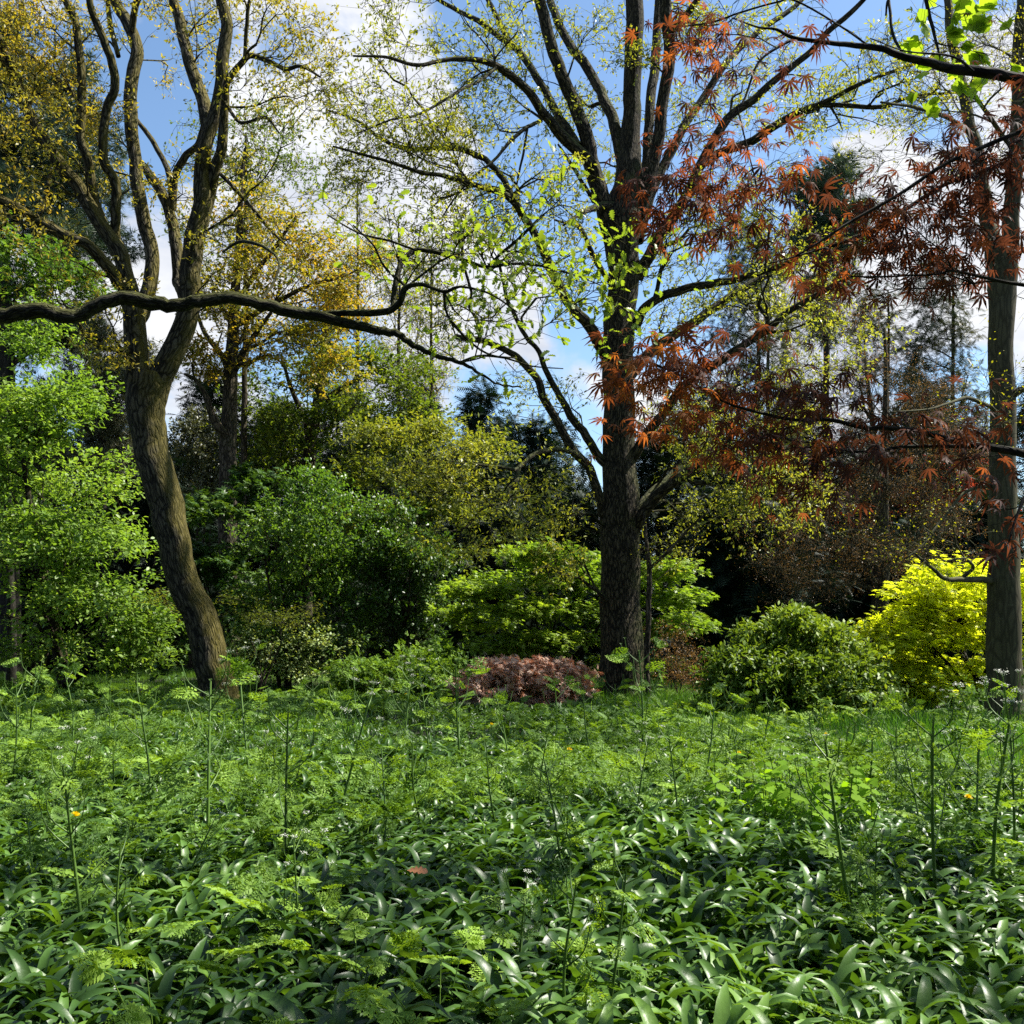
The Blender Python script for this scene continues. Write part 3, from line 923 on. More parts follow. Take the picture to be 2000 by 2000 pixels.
def build_central_oak():
    Y = 19.6
    tr = limb([(1219, 1410, 112), (1218, 1370, 98), (1216, 1310, 88), (1213, 1240, 82), (1212, 1193, 80), (1211, 1110, 77), (1211, 1038, 78), (1211, 985, 74), (1210, 902, 65), (1209, 830, 63), (1209, 766, 62), (1206, 700, 62), (1207, 650, 63), (1212, 600, 60), (1218, 543, 62), (1216, 480, 68), (1215, 435, 78), (1220, 400, 70),
               (1226, 362, 60), (1230, 300, 46), (1232, 240, 38), (1235, 181, 36), (1238, 90, 37), (1239, 0, 36), (1240, -80, 30), (1244, -220, 18)], Y, n=90)
    limbs = [tr,
             limb([(1205, 500, 40), (1190, 440, 38), (1172, 380, 36), (1157, 326, 34), (1146, 272, 30), (1121, 199, 28), (1096, 145, 26), (1078, 91, 25), (1059, 18, 24), (1049, -10, 22), (1035, -60, 20), (1000, -170, 12)], Y, Y - 1.4),
             limb([(1160, 340, 28), (1146, 308, 25), (1099, 268, 24), (1067, 228, 20), (1034, 181, 18), (983, 138, 16), (940, 117, 12), (867, 118, 9), (817, 127, 8), (751, 112, 6), (690, 109, 4)], Y - .4, Y - 3.4),
             limb([(1128, 286, 20), (1110, 255, 18), (1085, 217, 17), (1049, 152, 16), (1012, 98, 14), (976, 72, 13), (933, 40, 11), (896, 22, 9), (857, 0, 8), (810, -30, 5)], Y - .6, Y + 1.0),
             limb([(1000, 88, 11), (985, 62, 11), (965, 22, 10), (951, -5, 9), (935, -50, 7)], Y + .3, Y + 1.2),
             limb([(968, 133, 7), (940, 155, 7), (904, 174, 6.5), (867, 196, 6), (813, 225, 5), (760, 235, 4), (700, 260, 3)], Y - 2.2, Y - 4.4),
             limb([(1218, 330, 26), (1200, 245, 24), (1183, 200, 22), (1168, 170, 21), (1139, 120, 20), (1103, 72, 18), (1085, 29, 17), (1074, -5, 16), (1060, -60, 13), (1040, -150, 8)], Y, Y + 1.8),
             limb([(1246, 420, 30), (1266, 362, 28), (1284, 272, 25), (1298, 181, 24), (1307, 109, 25), (1302, 36, 25), (1298, -5, 24), (1296, -80, 20), (1300, -200, 12)], Y, Y - .8),
             limb([(1240, 400, 24), (1260, 344, 22), (1266, 254, 20), (1273, 181, 20), (1280, 109, 19), (1287, 0, 16), (1290, -80, 12)], Y + .2, Y + 1.8),
             limb([(1306, 70, 14), (1318, 54, 12), (1338, 30, 14), (1360, 5, 13), (1385, -40, 10)], Y - .8, Y - 1.6),
             limb([(1245, 470, 26), (1262, 410, 22), (1282, 350, 19), (1311, 297, 18), (1343, 235, 17), (1383, 178, 15), (1420, 120, 14), (1460, 80, 12), (1503, 47, 11), (1554, 11, 10), (1590, -30, 8)], Y, Y + 2.4),
             limb([(1244, 545, 24), (1266, 500, 24), (1300, 447, 24), (1325, 406, 22), (1372, 319, 20), (1420, 232, 18), (1481, 188, 16), (1535, 138, 14), (1583, 101, 13), (1626, 54, 12), (1680, 7, 10), (1710, -30, 8)], Y, Y - 1.4),
             limb([(1370, 322, 17), (1405, 300, 17), (1450, 283, 17), (1503, 254, 17), (1554, 222, 15), (1626, 192, 11), (1699, 156, 8), (1778, 127, 6), (1850, 100, 4)], Y - .5, Y - 3.0),
             limb([(1600, 204, 11), (1650, 206, 10), (1717, 210, 9), (1760, 195, 7), (1807, 185, 6), (1880, 180, 4)], Y - 1.9, Y - 3.2),
             limb([(1240, 640, 20), (1262, 600, 19), (1300, 576, 18), (1345, 563, 17), (1391, 554, 16), (1440, 545, 14), (1481, 533, 12), (1532, 515, 11), (1590, 480, 9), (1650, 440, 6)], Y, Y - 2.4),
             limb([(1230, 735, 22), (1262, 695, 20), (1300, 667, 19), (1372, 616, 18), (1445, 569, 16), (1517, 525, 14), (1572, 496, 12), (1662, 465, 9), (1740, 440, 6)], Y, Y + 1.4),
             limb([(1230, 905, 22), (1260, 855, 20), (1300, 800, 18), (1339, 751, 18), (1385, 718, 17), (1436, 685, 16), (1490, 650, 15), (1535, 612, 13), (1608, 569, 11), (1660, 540, 8)], Y, Y - 2.0),
             limb([(1240, 1035, 24), (1254, 1006, 24), (1272, 982, 22), (1300, 952, 22), (1331, 930, 21), (1370, 906, 19), (1397, 885, 17), (1428, 881, 15), (1467, 863, 12), (1520, 850, 8), (1560, 870, 4)], Y - .1, Y - 1.6),
             limb([(1238, 1018, 18), (1262, 975, 17), (1300, 938, 15), (1340, 905, 13), (1400, 850, 11), (1460, 800, 8), (1520, 770, 5)], Y + .1, Y + 2.4),
             limb([(1196, 1050, 22), (1180, 1004, 20), (1166, 960, 18), (1152, 914, 18), (1116, 879, 18), (1089, 821, 17), (1061, 778, 16), (1050, 739, 15), (1023, 712, 14), (999, 689, 13), (953, 669, 12), (925, 662, 12), (891, 658, 12)], Y, Y - 1.6),
             limb([(1190, 915, 20), (1170, 891, 18), (1147, 856, 17), (1124, 825, 16), (1100, 786, 14), (1073, 739, 12), (1054, 689, 10), (1030, 662, 9), (1013, 630, 9), (992, 590, 8), (983, 550, 6)], Y, Y - .8),
             limb([(1140, 900, 10), (1116, 883, 10), (1069, 879, 10), (1038, 891, 9), (1011, 915, 8), (988, 914, 7), (922, 906, 5), (867, 898, 3)], Y - .5, Y - 3.4),
             limb([(1014, 912, 8), (1010, 935, 8), (995, 953, 7), (992, 980, 6), (945, 992, 5), (914, 1027, 4), (883, 1038, 3)], Y - 1.6, Y - 3.0),
             limb([(1200, 720, 26), (1172, 676, 24), (1150, 634, 23), (1114, 598, 21), (1085, 543, 20), (1067, 507, 18), (1049, 464, 17), (1023, 424, 16), (1001, 391, 15), (976, 377, 13), (922, 359, 11), (867, 344, 9), (824, 337, 8), (777, 322, 7), (733, 308, 6), (650, 286, 4)], Y, Y - 3.6),
             limb([(1003, 393, 13), (987, 355, 13), (958, 322, 12), (929, 301, 12), (886, 290, 11), (831, 290, 10), (795, 290, 9), (759, 279, 8), (722, 254, 7), (690, 232, 5), (640, 215, 4)], Y - 2.0, Y - 1.4),
             limb([(1058, 236, 7), (1040, 243, 8), (1020, 255, 8), (994, 279, 7), (968, 310, 6), (945, 330, 6), (922, 348, 5), (885, 391, 4), (867, 420, 3)], Y - 1.5, Y - 2.4),
             limb([(1030, 252, 5), (1022, 300, 5), (1012, 345, 4), (1008, 380, 3)], Y - 1.6, Y - 1.4),
             limb([(1160, 395, 8), (1140, 360, 8), (1115, 320, 7), (1090, 282, 4)], Y - .4, Y - 1.4),
             limb([(1198, 560, 10), (1170, 520, 12), (1150, 480, 10), (1130, 445, 6), (1085, 430, 4)], Y - .2, Y - 2.0),
             limb([(1195, 400, 16), (1160, 405, 14), (1130, 420, 9), (1100, 440, 5)], Y - .2, Y - 1.8),
             ]
    B = blob_px
    T = np.concatenate([
        B(850, 80, Y - 2, 170, 100, 2.0, 230), B(780, 210, Y - 3.5, 150, 90, 1.4, 150), B(720, 290, Y - 3, 110, 90, 1.6, 90), B(860, 330, Y - 2.6, 160, 80, 1.6, 130),
        B(980, 200, Y - 1.5, 130, 120, 2, 110), B(1130, 150, Y + .5, 130, 170, 2.4, 170), B(1000, 430, Y - 1.5, 160, 90, 1.8, 150), B(880, 450, Y - 3, 170, 80, 1.8, 110),
        B(1090, 560, Y - 1, 110, 100, 2, 90), B(940, 620, Y - 2, 120, 60, 1.6, 50), B(1100, 420, Y - 1, 70, 70, 1.4, 45), B(1060, 760, Y - .8, 120, 60, 1.4, 45),
        B(1400, 450, Y - 1, 150, 70, 2.2, 190), B(1500, 560, Y - 1, 150, 80, 2.2, 150), B(1350, 560, Y, 90, 90, 2, 80), B(1430, 150, Y, 150, 130, 2.6, 170), B(1600, 160, Y - 1.5, 140, 110, 2, 130), B(1780, 170, Y - 3, 130, 80, 1.4, 80),
        B(1560, 300, Y - 1, 120, 70, 2, 50), B(1600, 660, Y - 1.5, 130, 70, 1.6, 110), B(1400, 780, Y, 150, 80, 2.2, 110),
        B(1370, 920, Y - .6, 140, 90, 1.6, 190), B(1500, 980, Y - 1, 110, 70, 1.4, 130), B(1500, 880, Y - .5, 120, 60, 1.6, 80), B(1300, 1060, Y, 70, 60, 1.2, 30),
        B(950, 960, Y - 2.6, 150, 80, 1.3, 160), B(820, 900, Y - 3.4, 120, 90, 1.2, 90), B(1100, 960, Y - .6, 70, 80, 1.1, 50), B(1090, 1060, Y - 1.4, 90, 80, 1.0, 60), B(880, 1060, Y - 3, 110, 60, 1.2, 60), B(1130, 1110, Y - .8, 80, 40, .8, 30),
        B(1200, -180, Y, 420, 190, 4.5, 420), B(1240, 250, Y + 2, 110, 200, 1.6, 70)])
    T = T[~((np.abs(T[:, 0] - 2.12) < .75) & (T[:, 1] < Y + .3) & (T[:, 2] < 12.5))]
    oak_tint = lambda p: .45 + .25 * np.sin(p @ np.array([.9, .5, 1.3]))
    make_tree('oak_tree', 'large oak with thick straight dark trunk and spreading limbs in the middle', 'tree', limbs, T, M['bark_oak'], M['oakleaf'],
              tmpl=ELLIP, size=.075, ntw=3, twl=.34, nl=5, parts_limbs=True, rtip=.0052, seg=.3, spread=1.0, trunk_sides=32, lump=.03, twr=.0035, vary=oak_tint)


def build_beech():
    Y = 15.0
    tr = limb([(1964, 1440, 84), (1963, 1405, 72), (1962, 1360, 68), (1961, 1280, 64), (1961, 1155, 60), (1960, 1060, 54), (1959, 960, 50), (1958, 820, 48), (1956, 650, 47), (1957, 560, 54), (1956, 500, 60), (1955, 470, 50)], Y, n=50)
    limbs = [tr,
             limb([(1950, 530, 32), (1940, 480, 31), (1930, 430, 29), (1916, 344, 26), (1900, 261, 23), (1882, 181, 21), (1865, 109, 19), (1854, 36, 17), (1845, -50, 14), (1830, -150, 10)], Y, Y + 1.2),
             limb([(1966, 530, 34), (1974, 471, 32), (1981, 362, 31), (1988, 217, 29), (1995, 60, 27), (1998, -20, 24), (2002, -120, 16)], Y, Y - .6),
             limb([(1940, 1135, 15), (1920, 1133, 13), (1882, 1131, 11), (1847, 1131, 9), (1820, 1108, 7), (1785, 1081, 4)], Y, Y - 1.0),
             limb([(1935, 948, 8), (1910, 953, 7), (1882, 964, 6), (1843, 1011, 5), (1805, 1061, 4), (1770, 1090, 3)], Y, Y - 1.0),
             limb([(1875, 1131, 7), (1900, 1110, 7), (1885, 1092, 5), (1850, 1095, 3)], Y - .2, Y - .8),
             limb([(1975, 775, 16), (1990, 764, 14), (2020, 752, 10), (2080, 740, 7)], Y, Y - .6),
             limb([(1945, 800, 9), (1925, 790, 8), (1890, 778, 8), (1860, 785, 6), (1810, 800, 4), (1740, 805, 3)], Y, Y - 1.6),
             limb([(1900, 262, 9), (1850, 230, 9), (1790, 210, 7), (1720, 200, 4)], Y + .4, Y - 1.4),
             limb([(1985, 300, 9), (1940, 240, 9), (1890, 170, 7), (1840, 120, 4)], Y - .2, Y - 1.6),
             ]
    B = blob_px
    T = np.concatenate([B(1830, 200, Y - .5, 170, 160, 2, 150), B(1950, 60, Y, 150, 120, 2, 90), B(1760, 330, Y - .6, 120, 80, 1.4, 45), B(1800, 1090, Y - 1, 80, 50, .7, 22),
                        B(1900, 800, Y - 1, 120, 60, 1, 30), B(2050, 300, Y, 120, 300, 2, 60), B(1900, -150, Y, 250, 120, 2.5, 110), B(1840, 960, Y - .8, 60, 60, .8, 12), B(1750, 1020, Y - .8, 120, 80, .8, 26)])
    make_tree('beech_tree', 'smooth grey-barked beech trunk at the edge of the clearing, forking high up', 'tree', limbs, T, M['bark_beech'], M['yellowgreen'],
              tmpl=OVAL, size=.035, ntw=5, twl=.42, nl=2, parts_limbs=True, rtip=.004, seg=.3, trunk_sides=28, lump=.02, twr=.0028)


build_leaning_tree()
build_central_oak()
build_beech()


# ================================================================== NEAR BRANCHES (trunks stand outside the frame)
def build_crossing_oak():
    Y = 6.0
    path = [(-60, 620, 31), (0, 617, 31), (72, 609, 31), (145, 614, 29), (217, 587, 28), (272, 584, 30), (326, 598, 28), (380, 590, 26), (435, 583, 25), (507, 592, 24), (580, 610, 23), (652, 624, 21), (741, 646, 17), (777, 652, 14), (813, 677, 11), (860, 697, 9), (898, 708, 8), (930, 724, 6), (976, 751, 4), (1019, 757, 3)]
    main_p, main_r = limb(path, Y, Y + .5, wob=.006)
    side = P(-60, 620, Y)
    # trunk just outside the picture on the left
    tp = np.array([[side[0] - 1.5, 5.6, -.1], [side[0] - 1.45, 5.65, 1.2], [side[0] - 1.5, 5.7, 2.6], [side[0] - 1.6, 5.7, 4.5], [side[0] - 1.4, 5.6, 7.5]])
    trr = catmull(np.hstack([tp, np.array([[.33], [.27], [.24], [.19], [.1]])]), 30)
    j = catmull(np.array([[*tp[2], .11], [side[0] - .9, 5.8, side[2] - .05, .07], [*side, main_r[0]]]), 8)
    limbs = [(trr[:, :3], trr[:, 3]),
             (np.vstack([j[:-1, :3], main_p]), np.concatenate([j[:-1, 3], main_r])),
             limb([(615, 616, 13), (650, 612, 13), (705, 611, 14), (759, 607, 14), (782, 588, 13), (793, 562, 12), (824, 556, 8), (867, 569, 7), (900, 560, 5), (960, 575, 4), (1010, 610, 3)], Y + .35, Y - .1),
             limb([(768, 600, 12), (770, 570, 11), (776, 535, 11), (790, 506, 11), (813, 488, 10), (853, 493, 9), (904, 507, 8), (951, 522, 7), (1000, 515, 6), (1060, 520, 5), (1130, 540, 3), (1180, 560, 2)], Y + .4, Y + .7),
             limb([(867, 569, 6), (872, 610, 5), (900, 650, 5), (950, 690, 4), (1010, 700, 3)], Y + .1, Y + .6),
             limb([(951, 522, 6), (985, 490, 6), (1020, 460, 7), (1050, 432, 3)], Y + .5, Y + .4),
             limb([(898, 708, 5), (937, 695, 5), (984, 699, 4), (1040, 715, 3), (1100, 720, 2)], Y + .4, Y + .7),
             limb([(813, 489, 5), (760, 470, 5), (700, 455, 4), (640, 420, 3)], Y + .4, Y + .8),
             limb([(791, 558, 6), (750, 520, 5), (730, 480, 4), (690, 440, 3)], Y + .4, Y - .2),
             limb([(500, 592, 6), (530, 560, 5), (545, 510, 5), (510, 480, 7), (470, 472, 7), (435, 492, 4)], Y + .2, Y + 1.2),
             ]
    B = blob_px
    T = np.concatenate([B(900, 520, Y + .4, 180, 90, .5, 50), B(1090, 530, Y + .5, 160, 110, .5, 90), B(1200, 640, Y + .7, 80, 90, .3, 34), B(1220, 500, Y + .6, 60, 50, .3, 14), B(1180, 360, Y + .7, 30, 20, .2, 5),
                        B(950, 660, Y + .3, 130, 60, .4, 40), B(720, 460, Y + .3, 90, 60, .4, 16), B(1050, 420, Y + .5, 110, 50, .4, 16)])
    rt = make_tree('near_oak_tree', 'nearer oak reaching a long mossy gnarled branch across in front of the leaning tree', 'tree', limbs, T, M['bark_mossy'], M['nearoak'],
                   tmpl=OAKL, size=.064, ntw=2, twl=.15, nl=2, parts_limbs=True, rtip=.0026, seg=.12, spread=.6, twr=.0018, wob=.05, jitter=.0, gravity=.1, lump=.13)
    return rt


def build_red_maple():
    Y = 3.7
    tx = 3.3
    tp = catmull(np.array([[tx, 3.6, -.1, .13], [tx - .05, 3.6, .8, .10], [tx - .1, 3.65, 1.7, .085], [tx, 3.6, 2.6, .06], [tx + .1, 3.5, 3.6, .035], [tx, 3.4, 4.6, .015]]), 26)

    def joined(pix, Y0, Y1, z0):
        p, r = limb(pix, Y0, Y1)
        p = p[::1]
        st = np.array([tx - .02 + .03 * (z0 > 2), 3.6, z0])
        j = catmull(np.vstack([[*st, r[0] * 1.4], [*(st * .4 + p[0] * .6 + np.array([0, 0, .03])), r[0] * 1.15], [*p[0], r[0]]]), 7)
        return np.vstack([j[:-1, :3], p]), np.concatenate([j[:-1, 3], r])
    limbs = [(tp[:, :3], tp[:, 3]),
             joined([(2060, 898, 19), (2000, 887, 17), (1921, 871, 15), (1843, 856, 12), (1785, 840, 10), (1727, 836, 9), (1688, 836, 9), (1630, 821, 8), (1572, 821, 7), (1533, 817, 7), (1463, 801, 6), (1409, 782, 5), (1347, 743, 4), (1300, 720, 3.5), (1250, 700, 3), (1190, 690, 2)], Y, Y - .1, 1.9),
             limb([(1935, 874, 10), (1900, 872, 9), (1843, 871, 8), (1766, 873, 7), (1719, 880, 6), (1673, 882, 5), (1638, 878, 4), (1595, 867, 3.5), (1548, 860, 3), (1480, 845, 2.5), (1400, 850, 2), (1320, 860, 2)], Y, Y + .35),
             joined([(2060, 175, 24), (2000, 159, 24), (1916, 141, 22), (1843, 130, 19), (1807, 121, 17), (1760, 108, 15), (1717, 95, 13), (1662, 87, 11), (1608, 83, 9), (1550, 73, 8), (1517, 58, 6), (1481, 53, 4), (1430, 35, 3)], Y + .3, Y + .1, 2.8),
             limb([(1556, 74, 5), (1517, 94, 5), (1481, 123, 5), (1456, 188, 4.5), (1438, 217, 4), (1409, 254, 3.5), (1392, 300, 3), (1387, 344, 2)], Y + .2, Y),
             limb([(1700, 92, 4), (1640, 50, 4), (1554, 2, 4), (1517, 4, 4), (1445, 25, 4), (1391, 43, 4), (1318, 54, 2.5)], Y + .2, Y + .4),
             limb([(1900, 138, 6), (1860, 110, 5), (1770, 100, 3), (1700, 75, 2)], Y + .2, Y - .1),
             joined([(2050, 280, 13), (2010, 300, 12), (1916, 335, 10), (1843, 362, 9), (1753, 418, 8), (1699, 452, 7), (1640, 475, 6), (1572, 496, 4), (1500, 515, 2.5)], Y + .2, Y, 2.55),
             joined([(2050, 240, 11), (2010, 252, 10), (1916, 288, 9), (1843, 322, 8), (1771, 370, 7), (1662, 433, 6), (1608, 468, 5), (1554, 500, 3)], Y - .2, Y - .3, 2.6),
             joined([(2050, 565, 8), (2010, 558, 8), (1916, 541, 7), (1862, 529, 6), (1825, 536, 4), (1735, 540, 4), (1662, 540, 3)], Y, Y - .2, 2.3),
             limb([(1440, 210, 3.5), (1470, 330, 3), (1490, 400, 2), (1540, 440, 1.5)], Y, Y - .1),
             joined([(2050, 930, 10), (2010, 960, 8), (1985, 1010, 5), (1970, 1060, 3)], Y - .5, Y - .6, 1.8),
             ]
    B = blob_px
    T = np.concatenate([
        B(1260, 720, Y - .05, 70, 35, .2, 28), B(1350, 715, Y - .05, 110, 45, .25, 46), B(1450, 750, Y, 110, 55, .3, 51), B(1560, 790, Y, 100, 45, .3, 39), B(1300, 800, Y + .1, 110, 50, .25, 28),
        B(1500, 860, Y + .2, 120, 40, .25, 40), B(1620, 900, Y + .15, 80, 45, .2, 32), B(1690, 850, Y, 80, 35, .25, 26), B(1230, 770, Y, 50, 80, .2, 18), B(1430, 850, Y + .2, 110, 40, .25, 26),
        B(1620, 960, Y + .15, 70, 35, .15, 14), B(1880, 830, Y - .1, 80, 22, .25, 22), B(1930, 890, Y - .1, 50, 20, .2, 11),
        B(1380, 340, Y, 110, 60, .25, 52), B(1480, 370, Y, 110, 50, .3, 38), B(1420, 290, Y, 60, 50, .2, 18), B(1400, 430, Y, 90, 50, .25, 27), B(1520, 420, Y, 70, 50, .25, 16), B(1310, 350, Y, 40, 50, .2, 16),
        B(1400, 50, Y + .2, 80, 50, .3, 27), B(1450, 110, Y + .1, 100, 45, .3, 16), B(1360, 120, Y + .1, 50, 40, .2, 14), B(1620, 60, Y + .2, 60, 30, .2, 5), B(1530, 110, Y + .1, 60, 60, .2, 6),
        B(1740, 420, Y, 130, 55, .3, 65), B(1640, 480, Y, 100, 40, .3, 43), B(1860, 380, Y, 110, 60, .35, 57), B(1900, 460, Y + .1, 100, 50, .3, 43), B(1720, 510, Y, 100, 30, .25, 30), B(1830, 520, Y - .1, 110, 35, .3, 28), B(1950, 280, Y, 70, 50, .3, 28), B(1985, 350, Y, 50, 80, .3, 28),
        B(1975, 1010, Y - .55, 35, 60, .12, 18)])
    # canopy of the same tree over and to the right of the camera
    T2 = np.concatenate([blob((3.2, 3.4, 4.3), (1.7, 1.6, 1.0), 130), blob((3.6, 1.6, 3.2), (1.0, 1.2, .8), 40)])
    T = np.concatenate([T, T2])

    def tint(p):
        # sprays differ in hue: orange-bronze towards the left, darker purple towards the right
        return .56 + .30 * np.sin(p[:, 0] * 5.1 + 1.0 + p[:, 2] * 4.3) - .36 * (p[:, 0] - .9)
    make_tree('red_maple', 'Japanese maple with drooping sprays of dark red and orange finger-lobed leaves', 'tree', limbs, T, M['bark_dark'], M['redacer'],
              tmpl=ACER_S, size=.051, ntw=2, twl=.10, nl=1, parts_limbs=True, rtip=.0010, seg=.12, spread=.6, twr=.0007, wob=.02, jitter=.0, gravity=.55, flat=.5, upn=.8, lump=.04, bf=.1, fw=.5, vary=tint)


def build_tulip_tree():
    Y = 6.5
    tx = 5.0
    tp = catmull(np.array([[tx, 6.6, -.1, .25], [tx, 6.6, 2, .2], [tx - .1, 6.6, 4, .17], [tx + .2, 6.8, 6, .13], [tx + .8, 7.3, 8.5, .09], [tx + 1.4, 7.8, 10.2, .04]]), 26)
    p, r = limb([(2100, 10, 18), (2040, 5, 15), (1990, -12, 13), (1930, -22, 11), (1870, -25, 10), (1815, -22, 8), (1760, -10, 6), (1735, 0, 5), (1730, 30, 4)], Y, Y)
    j = catmull(np.array([[tx, 6.6, 5.0, .08], [*(np.array([tx, 6.6, 5.2]) * .4 + p[0] * .6), .07], [*p[0], r[0]]]), 7)
    limbs = [(tp[:, :3], tp[:, 3]), (np.vstack([j[:-1, :3], p]), np.concatenate([j[:-1, 3], r])),
             limb([(1805, -22, 8), (1812, 20, 8), (1822, 54, 7), (1830, 90, 5), (1836, 112, 3)], Y, Y - .1),
             limb([(1735, -8, 6), (1738, 20, 6), (1742, 60, 6), (1752, 85, 6), (1762, 103, 4)], Y, Y - .2)]
    B = blob_px
    T = np.concatenate([B(1850, 30, Y, 60, 40, .2, 8), B(1840, 95, Y, 50, 35, .2, 9), B(1920, 110, Y, 60, 35, .2, 7), B(1985, 130, Y, 30, 30, .2, 5), B(1825, 140, Y, 30, 20, .2, 3), B(1910, -60, Y, 120, 50, .4, 12)])
    T = np.concatenate([T, blob((7.5, 6.6, 9.8), (5.4, 2.3, 1.2), 430), blob((4.2, 4.6, 8.6), (2.6, 1.2, .8), 60)])  # unseen upper crown, added here to throw dappled shade on the foreground
    make_tree('tulip_tree', 'tree with large bright green four-lobed leaves hanging into the upper corner', 'tree', limbs, T, M['bark_dark'], M['tulip'],
              tmpl=TULIPL, size=.105, ntw=1, twl=.18, nl=3, parts_limbs=True, rtip=.0022, seg=.15, spread=.6, twr=.0015, wob=.03, jitter=0, gravity=.3, upn=.5)


build_crossing_oak()
build_red_maple()
build_tulip_tree()


# ================================================================== SHRUBS AND MIDDLE TREES
def stems(x, Y, n, h, r, spreadx=.5, lean=.25):
    out = []
    for i in range(n):
        a = rng.uniform(0, 2 * pi)
        b = np.array([x + rng.normal(0, .08), Y + rng.normal(0, .08), -.05])
        e = b + np.array([cos(a) * spreadx, sin(a) * spreadx, h * rng.uniform(.8, 1.1)])
        m = (b + e) / 2 + np.array([rng.normal(0, lean * .3), rng.normal(0, lean * .3), 0]) - np.array([cos(a), sin(a), 0]) * spreadx * .2
        c = catmull(np.array([[*b, r], [*m, r * .75], [*e, r * .4]]), 9)
        out.append((c[:, :3], c[:, 3]))
    return out


B = blob_px


def px_x(px, Y):
    return P(px, 1210, Y)[0]


def hornbeam_left():
    Y = 21.0
    limbs = [straight(133, to_ground(0, Y), 900, Y, 30, 8, 45, 0), ]
    limbs += stems(px_x(60, Y), Y + .4, 3, 2.5, .05)
    T = np.concatenate([B(50, 760, Y, 110, 110, 1.3, 150, .3), B(90, 940, Y, 165, 110, 1.6, 260, .3), B(150, 1080, Y - .3, 160, 90, 1.7, 260, .3), B(195, 1200, Y - .8, 125, 80, 1.4, 230, .3), B(40, 1120, Y, 130, 120, 1.6, 120, .3),
                        B(20, 1240, Y, 80, 50, 1.2, 60), B(-120, 950, Y, 160, 260, 2, 160), B(90, 820, Y + 1, 120, 60, 1.2, 90), B(20, 900, Y + 1.5, 90, 150, 1.2, 130), B(70, 690, Y + 1, 60, 60, 1, 50), B(230, 1290, Y - 1, 70, 28, .8, 50), B(60, 660, Y, 60, 60, .8, 25)])
    make_tree('hornbeam_tree', 'fresh bright green leafy tree filling the edge left of the leaning trunk', 'tree', limbs, T, M['bark_brown'], M['hornbeam'], tmpl=OVAL, size=.10, ntw=4, twl=.36, nl=6,
              flat=.5, gravity=.2, upn=.8, rtip=.004, jitter=.04, seg=.4)


def far_green_branch_tree():
    # darker maple seen above the hornbeam
    Y = 24.0
    limbs = [straight(22, to_ground(0, Y), 520, Y, 20, 8, -10, 10)]
    T = np.concatenate([B(70, 500, Y, 130, 40, 1.4, 70), B(120, 545, Y, 110, 30, 1.2, 50), B(0, 560, Y, 110, 100, 1.6, 80), B(-80, 480, Y, 90, 90, 1.6, 50)])
    make_tree('young_maple', 'slender maple showing layered deep green leaves above the bright hornbeam', 'tree', limbs, T, M['bark_dark'], M['shrubleaf'], tmpl=ACER5, size=.10, ntw=4, twl=.4, nl=5, flat=.7, gravity=.15, upn=1.0, jitter=.04)


def shrub(name, label, cat, px, Y, blobs, mat, bark='bark_brown', nst=5, h=1.6, r=.035, group=None, **kw):
    limbs = stems(px_x(px, Y), Y, nst, h, r, kw.pop('sx', .5))
    T = np.concatenate([B(*b) for b in blobs])
    base = (px_x(px, Y), Y, 0)
    a = dict(tmpl=OVAL, size=.07, ntw=4, twl=.3, nl=6, rtip=.0035, jitter=.03, seg=.35, trunk_n=nst, trunk_sides=8)
    a.update(kw)
    return make_tree(name, label, cat, limbs, T, M[bark], M[mat], base=base, group=group, **a)


